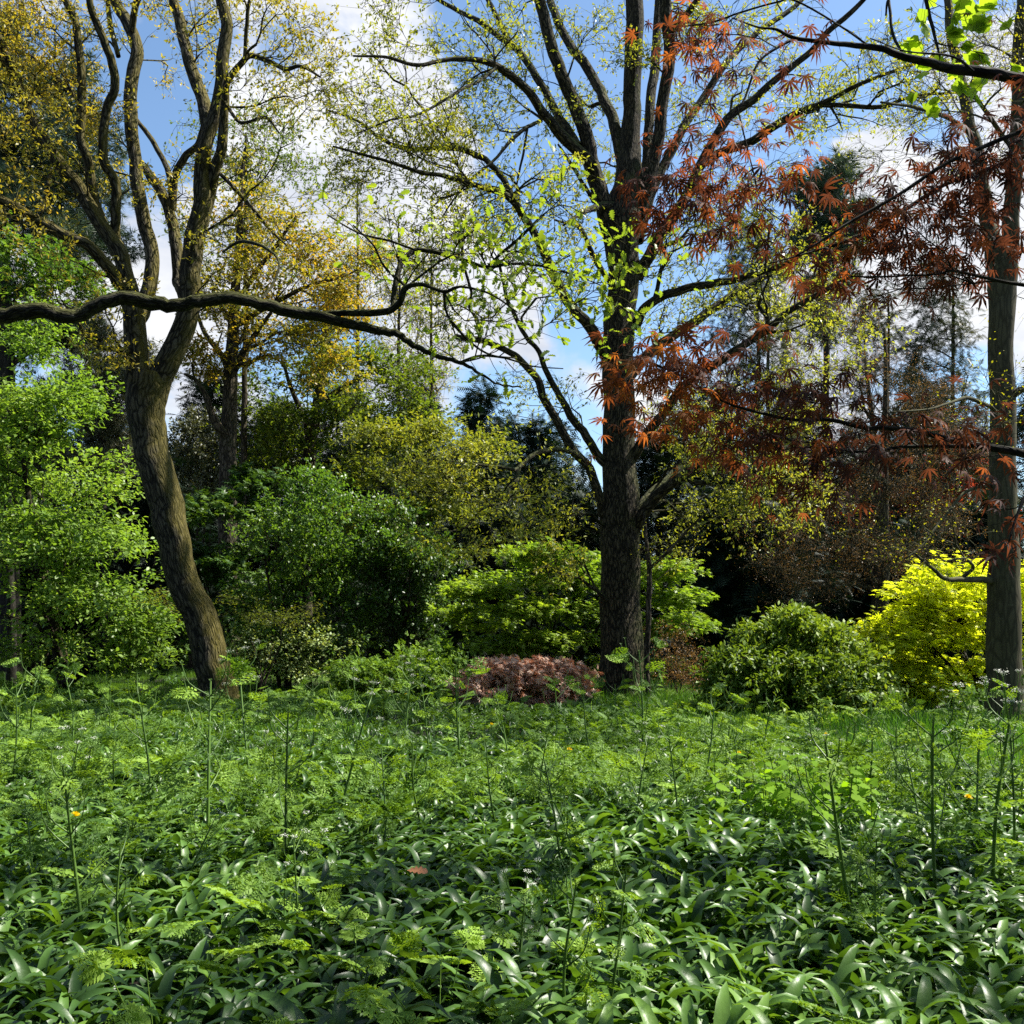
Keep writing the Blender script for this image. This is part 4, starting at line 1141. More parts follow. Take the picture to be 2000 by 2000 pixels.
def middle_shrubs():
    Y = 23.0
    shrub('hawthorn', 'tall light green shrub with rounded top just right of the leaning trunk', 'shrub', 555, Y,
          [(600, 1040, Y, 115, 95, 1.3, 260, .2), (600, 1170, Y, 130, 90, 1.4, 220, .2), (700, 1100, Y, 90, 130, 1.3, 160, .2), (520, 1200, Y, 80, 90, 1.2, 110), (560, 1300, Y, 90, 40, 1.0, 60), (620, 975, Y, 50, 45, .7, 60)],
          'shrubleaf', nst=4, h=3.2, r=.05, size=.08, nl=7)
    Y = 26.0
    shrub('sycamore_thicket', 'dark green sycamore bush between the leaning trunk and the hawthorn', 'shrub', 440, Y,
          [(420, 1050, Y, 80, 90, 1.2, 110), (450, 1150, Y, 100, 80, 1.2, 120), (400, 1250, Y, 100, 70, 1.2, 90), (480, 960, Y, 60, 60, 1, 60)],
          'darkbroad', nst=3, h=2.6, r=.05, tmpl=ACER5, size=.15, nl=5, flat=.6, upn=1.0)
    Y = 22.0
    shrub('dogwood', 'shrub with drooping sprays of pale cream-edged leaves beside the leaning trunk base', 'shrub', 500, Y,
          [(520, 1270, Y, 90, 55, .8, 110), (460, 1300, Y, 50, 40, .6, 40), (600, 1290, Y, 70, 50, .7, 60)],
          'paleleaf', nst=4, h=.8, r=.02, size=.07, flat=.5)
    Y = 24.0
    shrub('hazel', 'dense dark green bush in the middle distance right of the hawthorn', 'shrub', 790, Y,
          [(780, 1080, Y, 95, 110, 1.3, 200, .2), (780, 1210, Y, 90, 90, 1.3, 160, .2), (700, 1260, Y, 100, 70, 1.2, 120), (830, 1130, Y, 60, 80, 1, 90)],
          'darkbroad', nst=5, h=2.5, r=.045, size=.09, nl=7)
    Y = 25.5
    shrub('field_maple', 'yellow-green spreading tree in front of the dark evergreens left of the big oak', 'tree', 800, Y,
          [(850, 830, Y, 60, 30, .9, 60), (930, 870, Y - .4, 60, 30, .8, 60), (760, 850, Y, 60, 30, 1, 60), (820, 930, Y - .5, 90, 30, 1, 90), (720, 930, Y, 70, 40, 1.2, 70), (880, 1000, Y - .6, 70, 30, 1, 70), (770, 1020, Y - .3, 100, 40, 1.2, 110), (700, 1000, Y, 70, 40, 1.2, 60), (820, 1080, Y - .8, 70, 25, .8, 50)],
          'fieldmaple', nst=3, h=5.0, r=.07, size=.095, nl=6, flat=.5)
    # golden azalea twigs by the leaning trunk
    Y = 21.0
    shrub('golden_azalea', 'low bush with flat yellowish sprays behind the leaning trunk', 'shrub', 500, Y,
          [(500, 1190, Y, 110, 20, .8, 50), (330, 1175, Y, 60, 20, .7, 35), (560, 1215, Y, 50, 12, .5, 20)],
          'fieldmaple', nst=3, h=1.2, r=.02, size=.07, tmpl=NARROW, flat=.8)
    # layered green japanese maple behind the oak
    Y = 22.5
    pads = []
    for (px, py, rx, n) in [(930, 1150, 60, 70), (1060, 1085, 80, 90), (1130, 1095, 70, 60), (900, 1195, 40, 40), (1060, 1130, 110, 110), (1160, 1140, 120, 100), (950, 1215, 70, 70), (1030, 1190, 110, 120), (1130, 1195, 130, 120), (990, 1255, 90, 90), (1090, 1250, 120, 100),
                            (1290, 1120, 70, 80), (1325, 1165, 50, 70), (1345, 1215, 35, 50), (1320, 1225, 60, 50), (1200, 1240, 110, 70), (1260, 1290, 80, 30), (1170, 1300, 120, 50), (1040, 1310, 100, 50)]:
        for k in range(1):
            pads.append((px, py, Y + random.uniform(-1.2, 1.2), rx, 12, .9, n))
    shrub('green_maple', 'dome-shaped maple with layered fresh green sprays behind the big oak trunk', 'tree', 1110, Y, pads,
          'greenmaple', bark='bark_dark', nst=5, h=1.6, r=.06, tmpl=ACER5, size=.095, nl=6, flat=.8, upn=1.2, gravity=.12, sx=.9, twl=.28)
    # red-brown dissectum mound
    Y = 18.4
    shrub('red_mound_maple', 'low rounded mound of russet brown cut-leaf foliage left of the oak base', 'shrub', 1050, Y,
          [(1030, 1335, Y, 88, 36, .8, 380, .5), (985, 1325, Y - .3, 60, 28, .5, 150, .4), (1085, 1325, Y - .3, 45, 28, .5, 130, .4), (1030, 1308, Y, 70, 12, .5, 120), (940, 1335, Y, 20, 20, .4, 40, .3)],
          'redmound', bark='bark_dark', nst=4, h=.35, r=.03, tmpl=ACER, size=.085, nl=6, ntw=3, twl=.10, gravity=.5, upn=.7, rtip=.002, seg=.2)
    Y = 19.5
    shrub('brown_azalea', 'sparse twiggy bush with pinkish brown leaves right of the oak base', 'shrub', 1330, Y,
          [(1335, 1310, Y, 62, 40, .6, 130), (1300, 1260, Y, 50, 50, .6, 40)], 'brownbush', bark='bark_grey', nst=6, h=.5, r=.012, tmpl=NARROW, size=.05, nl=4, ntw=4, twl=.2)
    # rhododendron
    Y = 16.8
    shrub('rhododendron', 'broad mounded rhododendron with glossy light-tipped leaves right of the oak', 'shrub', 1560, Y,
              [(1555, 1212, Y, 40, 7, .4, 60), (1590, 1232, Y, 45, 8, .5, 60), (1510, 1238, Y, 45, 8, .5, 60), (1550, 1258, Y, 85, 10, .8, 120), (1460, 1282, Y - .1, 45, 9, .5, 70), (1640, 1275, Y, 50, 9, .6, 80), (1555, 1292, Y - .2, 110, 12, .9, 160), (1430, 1318, Y - .2, 34, 9, .5, 50), (1500, 1325, Y - .4, 90, 12, .9, 130), (1630, 1318, Y - .3, 75, 12, .8, 130), (1680, 1345, Y, 35, 12, .5, 50), (1560, 1350, Y - .5, 130, 13, .9, 160), (1440, 1362, Y - .2, 50, 12, .6, 70), (1540, 1385, Y - .6, 120, 14, .8, 110), (1660, 1380, Y - .2, 45, 12, .6, 50), (1405, 1345, Y, 26, 5, .4, 26), (1398, 1380, Y - .2, 30, 5, .4, 26), (1432, 1298, Y, 30, 4, .3, 24), (1708, 1318, Y, 22, 4, .3, 20), (1490, 1262, Y, 30, 4, .4, 26), (1625, 1250, Y, 34, 4, .4, 26), (1560, 1200, Y, 26, 3, .3, 22)],
              'rhodo', nst=7, h=.9, r=.03, tmpl=ELLIP, size=.095, nl=7, ntw=3, twl=.16, upn=.5, rtip=.003, sx=.5)
    # lime-yellow acer
    Y = 17.6
    pads = []
    for (px, py, rx, ry, n) in [(1835, 1112, 38, 9, 45), (1880, 1135, 60, 10, 70), (1800, 1150, 45, 9, 50), (1850, 1170, 75, 10, 90), (1790, 1192, 40, 8, 45), (1900, 1200, 80, 12, 100), (1830, 1222, 60, 10, 70), (1745, 1235, 34, 6, 45), (1735, 1262, 20, 5, 18), (1800, 1262, 45, 7, 45), (1880, 1250, 80, 12, 90), (1960, 1150, 60, 40, 90),
                                (1840, 1292, 60, 9, 60), (1940, 1300, 60, 12, 50), (1775, 1308, 38, 8, 35), (1870, 1325, 60, 9, 60), (1835, 1362, 35, 9, 40), (1790, 1385, 22, 6, 14), (2040, 1200, 60, 90, 110), (1970, 1240, 60, 30, 70), (1725, 1232, 26, 5, 34), (1760, 1245, 34, 6, 50), (1780, 1340, 36, 6, 50), (1835, 1395, 30, 6, 36), (1765, 1205, 22, 5, 30), (1740, 1300, 24, 5, 30)]:
        pads.append((px, py, Y + random.uniform(-.5, .5), rx, ry, 1.0, max(8, int(n * .62))))
    shrub('golden_maple', 'glowing lime-yellow maple partly hidden behind the beech trunk', 'tree', 1895, Y, pads,
          'limeacer', bark='bark_dark', nst=5, h=1.3, r=.045, tmpl=ACER5, size=.105, nl=4, ntw=3, flat=.8, upn=1.3, gravity=.12, sx=.6, twl=.26, spread=.6)
    # low white-flowered bush
    Y = 20.0
    shrub('white_flower_bush', 'grey-green bush dotted with small white flowers left of the russet mound', 'shrub', 790, Y,
          [(780, 1320, Y, 120, 45, .8, 200), (850, 1310, Y, 60, 50, .6, 80), (680, 1330, Y, 60, 35, .6, 50)],
          'parsley', nst=6, h=.5, r=.012, tmpl=FROND_L, size=.14, nl=3, ntw=3, twl=.2)


def cone_targets(x, Y, z0, z1, r0, n, pw=1.0, shell=.35, droop=.0):
    """points filling a cone shaped conifer crown"""
    h = rng.random(n) ** 1.25
    z = z0 + (z1 - z0) * h
    rr = r0 * (1 - h) ** pw * np.sqrt(shell + (1 - shell) * rng.random(n)) + .15
    a = rng.uniform(0, 2 * pi, n)
    # ragged outline: whorls stick out unevenly
    rr *= .75 + .35 * np.sin(z * 3.1 + 2 * a) * .5 + rng.uniform(-.1, .25, n)
    return np.stack([x + rr * np.cos(a), Y + rr * np.sin(a), z - droop * rr], 1)


def conifer(name, label, px, Y, top_py, r0, n, mat, z0=.3, pw=.8, tmpl=None, size=.5, w=24, group=None, ntw=3, nl=3, twl=.5, bark='bark_dark', droop=.15, shell=.35, flat=.5, gravity=.2, tubes=False, **kw):
    x = px_x(px, Y)
    zt = P(px, top_py, Y)[2]
    lim = [straight(px, to_ground(0, Y), top_py + 8, Y, w, 3)]
    T = cone_targets(x, Y, z0, zt, r0, n, pw, shell, droop)
    return make_tree(name, label, 'tree', lim, T, M[bark], M[mat], tmpl=SPRAY if tmpl is None else tmpl, size=size, ntw=ntw, twl=twl, nl=nl, flat=flat, gravity=gravity, rtip=.006, seg=.6, bf=.5, fw=.0,
                     jitter=.08, upn=.9, group=group, twig_tubes=tubes, **kw)


def evergreens():
    # dark wall of yews and firs beyond the shrubs
    g = 'dark evergreens behind the shrubs'
    spec = [
        (260, 37, 850, 2.8, 'yew', 'dark evergreen low behind the leaning trunk, left of its bend'),
        (400, 39, 730, 2.4, 'yew', 'dark evergreen glimpsed just right of the leaning trunk'),
        (540, 41, 790, 2.8, 'yew', 'blackish evergreen directly behind the hawthorn top'),
        (690, 36, 860, 2.8, 'yew', 'blackish evergreen behind the yellow-green spreading tree'),
        (820, 43, 770, 2.6, 'spruce', 'dark fir with a pointed top above the yellow-green spreading tree'),
        (940, 40, 765, 2.2, 'spruce', 'tall dark fir with ragged top standing in the blue gap'),
        (1055, 45, 835, 2.6, 'spruce', 'bluish dark fir behind the low left limbs of the big oak'),
        (1130, 38, 960, 2.6, 'yew', 'black yew just left of the big oak trunk'),
        (960, 34, 985, 2.4, 'yew', 'black yew behind the layered green maple'),
        (1290, 40, 850, 2.4, 'yew', 'dark evergreen just right of the big oak trunk'),
        (1440, 27, 985, 2.0, 'spruce', 'dense blackish spruce behind the rhododendron'),
        (1530, 36, 930, 2.6, 'spruce', 'dark spruce right of and behind the dense blackish one'),
        (1660, 38, 1040, 2.8, 'yew', 'low dark evergreen beneath the coppery branches'),
        (1800, 36, 1030, 2.6, 'spruce', 'dark evergreen behind the lime-yellow maple'),
        (1930, 34, 980, 2.6, 'spruce', 'dark evergreen behind the beech trunk'),
        (330, 35, 900, 2.4, 'spruce', 'dark fir peeping out right behind the bend of the leaning trunk'),
        (1570, 40, 760, 2.4, 'spruce', 'green-black fir standing between the two bare twiggy trees and the big oak'),
        (1830, 42, 790, 2.6, 'spruce', 'green-black fir directly behind the grey-green sparse fir'),
        (660, 45, 760, 3.0, 'yew', 'tall dark evergreen behind the forked pale trunk'),
        (20, 38, 780, 3.2, 'yew', 'tall dark evergreen far back at the left margin'),
        (200, 40, 860, 2.6, 'yew', 'dark evergreen far back between hornbeam and cedar'),
        (1000, 50, 830, 3.0, 'yew', 'rounded dark evergreen closing the blue gap at its foot'),
        (1380, 46, 860, 3.0, 'spruce', 'far dark fir between the big oak and the tall sparse firs'),
        (1590, 48, 880, 3.2, 'spruce', 'far dark fir beneath the rounded pine'),
        (1750, 50, 860, 3.2, 'yew', 'far dark evergreen beneath the drooping fir'),
        (110, 32, 1020, 2.8, 'yew', 'dark evergreen hidden behind the bright hornbeam'),
        (-60, 34, 900, 3.0, 'yew', 'dark evergreen at the edge behind the bright hornbeam'),
    ]
    for px, Y, top, r0, mat, lab in spec:
        conifer('yew_tree' if mat == 'yew' else 'spruce_tree', lab, px, Y, top, r0, 560 if Y < 30 else 520, mat, pw=.5 if mat == 'yew' else .75, size=.55, group=g, z0=0.0, shell=.5)
    # background wood that closes the view, and the wood on the other sides of the clearing
    tr = MB()
    tt = []
    for a, d, h in [(100, 22, 14), (118, 17, 13), (135, 14, 14), (152, 13, 12), (170, 14, 15), (188, 13, 13), (205, 15, 14), (222, 14, 13), (240, 16, 15), (256, 18, 14), (272, 20, 15), (286, 24, 14), (128, 24, 17), (160, 24, 18), (195, 24, 17), (230, 25, 18), (262, 28, 17)]:
        a = radians(a)
        tt.append(cone_targets(d * sin(a), d * cos(a), 0, h, 3.4, 420, .4, .5))  # unseen ring behind and beside the camera, added to block sky light
    for i in range(60):
        a = radians(rng.uniform(-42, 42)); d = rng.uniform(55, 80)
        h = rng.uniform(10, 15)
        x, y = d * sin(a), d * cos(a)
        tt.append(cone_targets(x, y, 0, h, rng.uniform(3, 5), 260, .5, .5))
    tt = np.concatenate(tt)
    k = 4
    pos = np.repeat(tt, k, 0) + rng.normal(0, .4, (len(tt) * k, 3))
    tr.leaves(SPRAY, pos, nrm(rng.normal(size=pos.shape)), np.array([0, 0, 1.]) + rng.normal(0, .4, pos.shape), rng.uniform(.8, 1.4, len(pos)))
    tag(tr.build('distant_wood', M['yew']), kind='stuff', label='dark mass of woodland closing the view', cat='woodland')


def far_trees():
    # pines with blue-green needles, upper left
    Y = 29.0
    limbs = [straight(20, to_ground(0, Y), 60, Y, 44, 18, -10, 6)]
    T = np.concatenate([B(60, 200, Y, 150, 90, 2.5, 330), B(120, 330, Y, 130, 80, 2.2, 300), B(30, 420, Y, 140, 80, 2.2, 260), B(150, 470, Y, 90, 70, 2, 180), B(80, 620, Y, 120, 90, 2.2, 170), B(20, 300, Y, 90, 90, 2, 120), B(-80, 300, Y, 120, 280, 2.5, 200), B(30, 90, Y, 80, 60, 2, 90)])
    make_tree('pine_tree', 'tall blue-green pine behind the left limbs of the leaning tree', 'tree', limbs, T, M['bark_dark'], M['pine'], tmpl=TUFT, size=.32, ntw=3, twl=.35, nl=4, rtip=.008, seg=.6, spread=.7, jitter=.06, gravity=-.1, flat=.3)
    Y = 31.0
    limbs = [straight(205, to_ground(0, Y), 640, Y, 22, 8, 190, 3)]
    T = np.concatenate([B(200, 740, Y, 95, 100, 1.5, 240), B(180, 860, Y, 100, 60, 1.5, 140), B(60, 800, Y, 110, 120, 1.5, 170), B(160, 660, Y, 60, 50, 1.4, 60), B(250, 680, Y, 50, 60, 1, 50)])
    make_tree('cedar_tree', 'hazy grey-green cedar seen left of the leaning trunk fork', 'tree', limbs, T, M['bark_dark'], M['cedar'], tmpl=TUFT, size=.30, ntw=3, twl=.4, nl=5, rtip=.007, seg=.6, spread=.9, jitter=.08)
    # golden young oak: grey trunk right of the leaning tree
    Y = 29.0
    limbs = [limb([(448, to_ground(0, Y), 44), (446, 1180, 38), (444, 1030, 36), (446, 920, 34), (447, 830, 31), (450, 760, 28), (452, 700, 26), (456, 620, 22), (462, 540, 18), (468, 450, 14), (472, 360, 9), (478, 290, 5)], Y, n=40),
             limb([(447, 860, 20), (436, 845, 18), (418, 820, 16), (405, 780, 12), (385, 745, 8), (360, 730, 5)], Y, Y - 1), limb([(450, 740, 16), (475, 690, 14), (500, 650, 10), (530, 610, 7)], Y, Y - 1),
             limb([(449, 730, 14), (430, 690, 12), (400, 650, 9), (380, 600, 6)], Y, Y + 1), limb([(459, 600, 12), (500, 530, 10), (540, 480, 8), (580, 420, 5)], Y, Y - 1), limb([(456, 640, 12), (520, 600, 10), (600, 560, 8), (670, 540, 5)], Y, Y - 1.4)]
    T = np.concatenate([B(560, 560, Y - .5, 190, 130, 2.2, 330), B(650, 480, Y - 1, 110, 120, 1.6, 140), B(480, 620, Y, 110, 80, 2, 140), B(610, 690, Y - .6, 110, 70, 1.6, 200), B(400, 710, Y - .6, 70, 55, 1.2, 90), B(520, 440, Y, 130, 80, 2, 130), B(660, 600, Y, 60, 70, 1.2, 90)])
    make_tree('golden_oak', 'oak with orange-gold young leaves and pale grey trunk right of the leaning tree', 'tree', limbs, T, M['bark_grey'], M['goldleaf'], tmpl=OVAL, size=.10, ntw=4, twl=.5, nl=5, rtip=.006, seg=.45, trunk_sides=16, twr=.005, flat=.3)
    Y = 31.0
    limbs = [straight(466, to_ground(0, Y), 790, Y, 16, 12, 462, 2)]
    T = np.concatenate([B(470, 300, Y, 110, 110, 2.2, 190), B(560, 330, Y, 110, 90, 2, 150), B(420, 420, Y, 80, 80, 2, 70), B(470, 520, Y, 100, 70, 1.8, 70)])
    limbs[0] = straight(466, to_ground(0, Y), 260, Y, 18, 5, 480, 4)
    make_tree('lime_tree', 'taller soft green tree rising above the golden oak', 'tree', limbs, T, M['bark_grey'], M['midgreen'], tmpl=OVAL, size=.09, ntw=3, twl=.5, nl=5, rtip=.006, seg=.5, twr=.005)
    Y = 33.0
    limbs = [limb([(595, to_ground(0, Y), 30), (598, 1100, 26), (600, 960, 26), (606, 880, 26), (618, 800, 22), (630, 720, 18), (636, 640, 13), (640, 560, 8)], Y),
             limb([(612, 850, 14), (590, 810, 12), (570, 760, 9), (550, 700, 5)], Y, Y - 1), limb([(620, 800, 14), (650, 770, 12), (700, 740, 8), (750, 720, 5)], Y, Y - 1)]
    T = np.concatenate([B(700, 760, Y - .6, 150, 100, 2.2, 420, .2), B(600, 850, Y - .6, 140, 80, 2, 260, .2), B(760, 840, Y - .4, 90, 80, 1.6, 170), B(540, 780, Y, 80, 80, 2, 110), B(500, 900, Y - .6, 100, 60, 1.6, 110)])
    make_tree('spreading_tree', 'broad green tree with forked pale trunk behind the hawthorn', 'tree', limbs, T, M['bark_grey'], M['midgreen'], tmpl=OVAL, size=.12, ntw=4, twl=.5, nl=5, rtip=.006, seg=.5, flat=.5, twr=.005)
    Y = 40.0
    for k, (px, top, lab) in enumerate([(690, 350, 'thin birch with a haze of yellow-green leaves left of the others'), (770, 420, 'thin birch with hazy new leaves between its two taller neighbours'), (835, 470, 'shorter hazy birch nearest the blue gap')]):
        limbs = [straight(px, to_ground(0, Y), top + 10, Y, 15, 3, px + 8, 4)]
        T = np.concatenate([B(px, top + 110, Y, 60, 110, 1.8, 150), B(px, top + 240, Y, 70, 110, 2, 130)])
        make_tree('birch_tree', lab, 'tree', limbs, T, M['bark_grey'], M['yellowgreen'], tmpl=OVAL, size=.09, ntw=4, twl=.7, nl=3, rtip=.007, seg=.5, fw=.5, twr=.006, group='thin birches behind the middle')
    # small dark bush, brownish, left-centre
    Y = 32.0
    shrub('holm_oak', 'dull brown-green bush in the gap right of the leaning trunk bend', 'shrub', 375, Y,
          [(375, 880, Y, 60, 80, 1.2, 170), (380, 960, Y, 60, 60, 1, 90)], 'cedar', nst=3, h=5, r=.07, size=.11)
    # right-hand group: tall sparse firs
    Y = 36.0
    for px, top, n, lab in [(1480, 430, 360, 'tall sparse fir with brownish cones right of the big oak'), (1500, 520, 260, 'second slim fir close beside the taller one'), (1862, 500, 420, 'grey-green fir with bare lower trunk between oak and beech'), (1735, 560, 260, 'thin drooping fir left of the grey-green one')]:
        x = px_x(px, Y); zt = P(px, top, Y)[2]; zb = P(px, 940, Y)[2]
        lim = [straight(px, to_ground(0, Y), top + 6, Y, 17, 3)]
        T = cone_targets(x, Y, zb, zt, 1.9 if n > 200 else 1.3, n, .5, .3, .25)
        make_tree('fir_tree', lab, 'tree', lim, T, M['bark_brown'], M['fir'], tmpl=SPRAY, size=.36, ntw=3, twl=.6, nl=3, flat=.4, gravity=.45, rtip=.008, seg=.6, bf=.5, fw=0, jitter=.08, upn=.9, group='tall firs on the right')
        Y += 1.5
    Y = 46.0
    limbs = [straight(1612, to_ground(0, Y), 350, Y, 22, 5)]
    T = np.concatenate([B(1610, 385, Y, 50, 50, 2, 130), B(1630, 440, Y, 60, 50, 2, 130), B(1590, 500, Y, 60, 60, 2, 110), B(1600, 600, Y, 60, 70, 2, 80)])
    make_tree('scots_pine', 'pine with rounded blue-green top rising above the red leaves', 'tree', limbs, T, M['bark_brown'], M['pine'], tmpl=TUFT, size=.55, ntw=3, twl=.5, nl=4, rtip=.012, seg=.8, spread=.7, jitter=.1, gravity=-.2)
    # copper-leaved trees far right
    Y = 40.0
    for px, bl, lab in [(1640, [(1650, 1080, Y, 95, 100, 2, 260), (1620, 1190, Y, 60, 60, 1.5, 90)], 'copper-red leaved tree in the distance behind the rhododendron'),
                        (1860, [(1860, 960, Y, 95, 80, 2, 270), (1790, 1010, Y, 50, 60, 1.5, 90)], 'copper-red leaved tree in the distance above the lime-yellow maple')]:
        limbs = [straight(px, to_ground(0, Y), bl[0][1] - 60, Y, 16, 4)]
        T = np.concatenate([B(*b) for b in bl])
        make_tree('copper_tree', lab, 'tree', limbs, T, M['bark_brown'], M['copper'], tmpl=OVAL, size=.13, ntw=4, twl=.5, nl=5, rtip=.008, seg=.5, group='copper-leaved trees far right')
    # bare larch-like trees
    Y = 25.0
    for px, bl, w, lab in [(1728, [(1640, 1030, Y, 190, 120, 2.4, 420), (1760, 900, Y, 190, 90, 2.2, 260), (1800, 1060, Y, 120, 90, 2, 170), (1560, 1130, Y, 110, 60, 1.8, 120)], 20, 'bare twiggy brown tree with slim dark trunk between rhododendron and lime-yellow maple'),
                           (1690, [(1690, 780, Y, 150, 80, 2, 200), (1660, 650, Y, 120, 70, 2, 110)], 14, 'leaning bare tree with a slanted dark trunk beside the rhododendron')]:
        limbs = [limb([(px, to_ground(0, Y) + 4, w * 1.2), (px - 2, 1250, w), (px, 1100, w * .9), (px - 1, 950, w * .75), (px + 2, 800, w * .55), (px, 640, w * .3)], Y)] if w > 15 else \
            [limb([(1668, to_ground(0, Y), 26), (1690, 1250, 24), (1712, 1190, 22), (1716, 1000, 16), (1706, 850, 12), (1690, 700, 6)], Y + .6)]
        T = np.concatenate([B(*b) for b in bl])
        make_tree('larch_tree', lab, 'tree', limbs, T, M['bark_larch'], M['brownbush'], tmpl=NARROW, size=.05, ntw=7, twl=.5, nl=3, rtip=.0045, seg=.3, wob=.12, twr=.0042, curve=.5, group='bare twiggy trees on the right')
    # slim dark trunk just left of the golden maple, nearer
    # sapling against the oak
    Y = 19.0
    limbs = [limb([(1266, 1378, 12), (1264, 1300, 11), (1266, 1200, 11), (1268, 1108, 10), (1262, 1060, 8), (1258, 1000, 5)], Y), limb([(1267, 1112, 7), (1306, 1077, 6), (1350, 1027, 5), (1385, 1000, 3)], Y, Y - .5)]
    T = np.concatenate([B(1330, 1040, Y, 70, 50, .6, 30), B(1290, 1110, Y, 40, 50, .4, 14)])
    make_tree('sapling', 'thin pale sapling growing right against the big oak trunk', 'tree', limbs, T, M['bark_grey'], M['yellowgreen'], tmpl=OVAL, size=.04, ntw=3, twl=.25, nl=2, rtip=.003, trunk_sides=8)


hornbeam_left()
far_green_branch_tree()
middle_shrubs()
evergreens()
far_trees()


# ================================================================== GROUND LAYER
def in_view_points(n, y0, y1, pw=1.0, margin=1.25, xoff=2.0):
    """random points over the part of the ground near the view, even per square metre"""
    y = np.sqrt(rng.uniform(y0 ** 2, y1 ** 2, n))
    x = rng.uniform(-1, 1, n) * (y * .53 * margin + xoff * .5)
    return x, y


def front_edge(x):
    """how far back the leafy ground cover reaches"""
    return 20.5 - .28 * (x + 9) + .6 * np.sin(x * 1.1)


def noise2(x, y, s=1.0, seed=0):
    r = np.random.default_rng(seed)
    o = np.zeros_like(x)
    for k in range(7):
        a = r.uniform(0, 2 * pi); f = s * r.uniform(.5, 1.8)
        o += np.sin((x * cos(a) + y * sin(a)) * f + r.uniform(0, 6))
    return o / 7 ** .5


def build_garlic():
    mb = MB()
    for (y0, y1, clumps, leaves, tpls, size) in ((1.6, 7.5, 3900, 7, STRAPS, .315), (7.5, 12.5, 6000, 6, STRAPS, .29), (12.5, 23, 9500, 6, STRAPS_L, .22)):
        x, y = in_view_points(clumps, y0, y1)
        grassy = (x > 3.0) & (y > 9.5 + (x < 5) * (5 - x) * 1.5)
        keep = (y < front_edge(x)) & ~(grassy & (noise2(x, y, 1.2, 3) > -.5))
        x, y = x[keep], y[keep]
        n = len(x)
        yaw0 = rng.uniform(0, 2 * pi, n)
        for k in range(leaves):
            yaw = yaw0 + k * 2.4 + rng.normal(0, .3, n)
            # leaves lean towards the light, to the right and back
            ax = np.stack([np.cos(yaw), np.sin(yaw), rng.normal(0, .18, n)], 1)
            ax[:, 0] += .3 + .25 * noise2(x, y, .7, 12); ax[:, 1] -= .15
            nn = np.stack([rng.normal(0, .25, n), rng.normal(0, .25, n), np.ones(n)], 1)
            sz = size * rng.uniform(.65, 1.15, n) * (1 + .15 * noise2(x, y, .9, 5))
            pos = np.stack([x + rng.normal(0, .04, n), y + rng.normal(0, .04, n), gz(x, y) - .01 + .06 * rng.random(n)], 1)
            sel = rng.integers(0, len(tpls), n)
            att = np.clip(.45 + .2 * noise2(x, y, 1.4, 9) + rng.normal(0, .22, n), 0, .96) + .04 * (rng.random(n) < .004)
            for j, tp in enumerate(tpls):
                m = sel == j
                mb.leaves(tp, pos[m], ax[m], nn[m], sz[m], att[m])
    tag(mb.build('wild_garlic', M['garlic'], smooth=True), 'carpet of broad strap-like wild garlic leaves covering the ground', 'ground cover', kind='stuff')


def build_fern_layer():
    mb = MB()
    for (y0, y1, cl, nl, tp, size) in ((1.8, 7.5, 560, 5, FRONDS, .20), (7.5, 13, 1700, 5, FRONDS_M, .21), (13, 22, 2600, 5, FRONDS_L, .26)):
        x, y = in_view_points(cl, y0, y1)
        dens = .14 + .5 * noise2(x, y, .8, 21) + .03 * (y - 6) - .25 * ((x > -.5) & (y < 7.5))
        keep = (y < front_edge(x) + .5) & (rng.random(len(x)) < dens * np.where((x > 3.2) & (y > 9.5), .3, 1))
        x, y = x[keep], y[keep]
        n = len(x)
        yaw0 = rng.uniform(0, 2 * pi, n)
        h = rng.uniform(.16, .42, n)
        for k in range(nl):
            yaw = yaw0 + k * 2.4 + rng.normal(0, .3, n)
            hh = h * rng.uniform(.7, 1.1, n) * (1 - .5 * np.clip((y - 9) / 6, 0, 1))
            out = .10 + .1 * rng.random(n)
            bx = x + np.cos(yaw) * out; by = y + np.sin(yaw) * out
            ax = np.stack([np.cos(yaw), np.sin(yaw), rng.uniform(-.2, .9, n)], 1)
            nn = np.stack([rng.normal(.15, .4, n), rng.normal(0, .4, n), np.ones(n)], 1)
            pos = np.stack([bx, by, gz(bx, by) + hh], 1)
            att = np.clip(.5 + .22 * noise2(x, y, 1.1, 33) + rng.normal(0, .15, n), 0, 1)
            sel = rng.integers(0, 3, n); sz = size * rng.uniform(.6, 1.15, n)
            for j3 in range(3):
                m3 = sel == j3
                mb.leaves(tp[j3], pos[m3], ax[m3], nn[m3], sz[m3], att[m3])
            st = np.stack([np.stack([x, y, gz(x, y)], 1), np.stack([(x + bx) / 2 + .0, (y + by) / 2, gz(x, y) + hh * .6], 1), pos], 1)
            if y1 < 14:
                mb.tubes(st, np.full((n, 3), .0022), 3)
    tag(mb.build('cow_parsley_foliage', M['parsley']), 'low feathery cow parsley leaves growing through the garlic carpet', 'ground cover', kind='stuff')


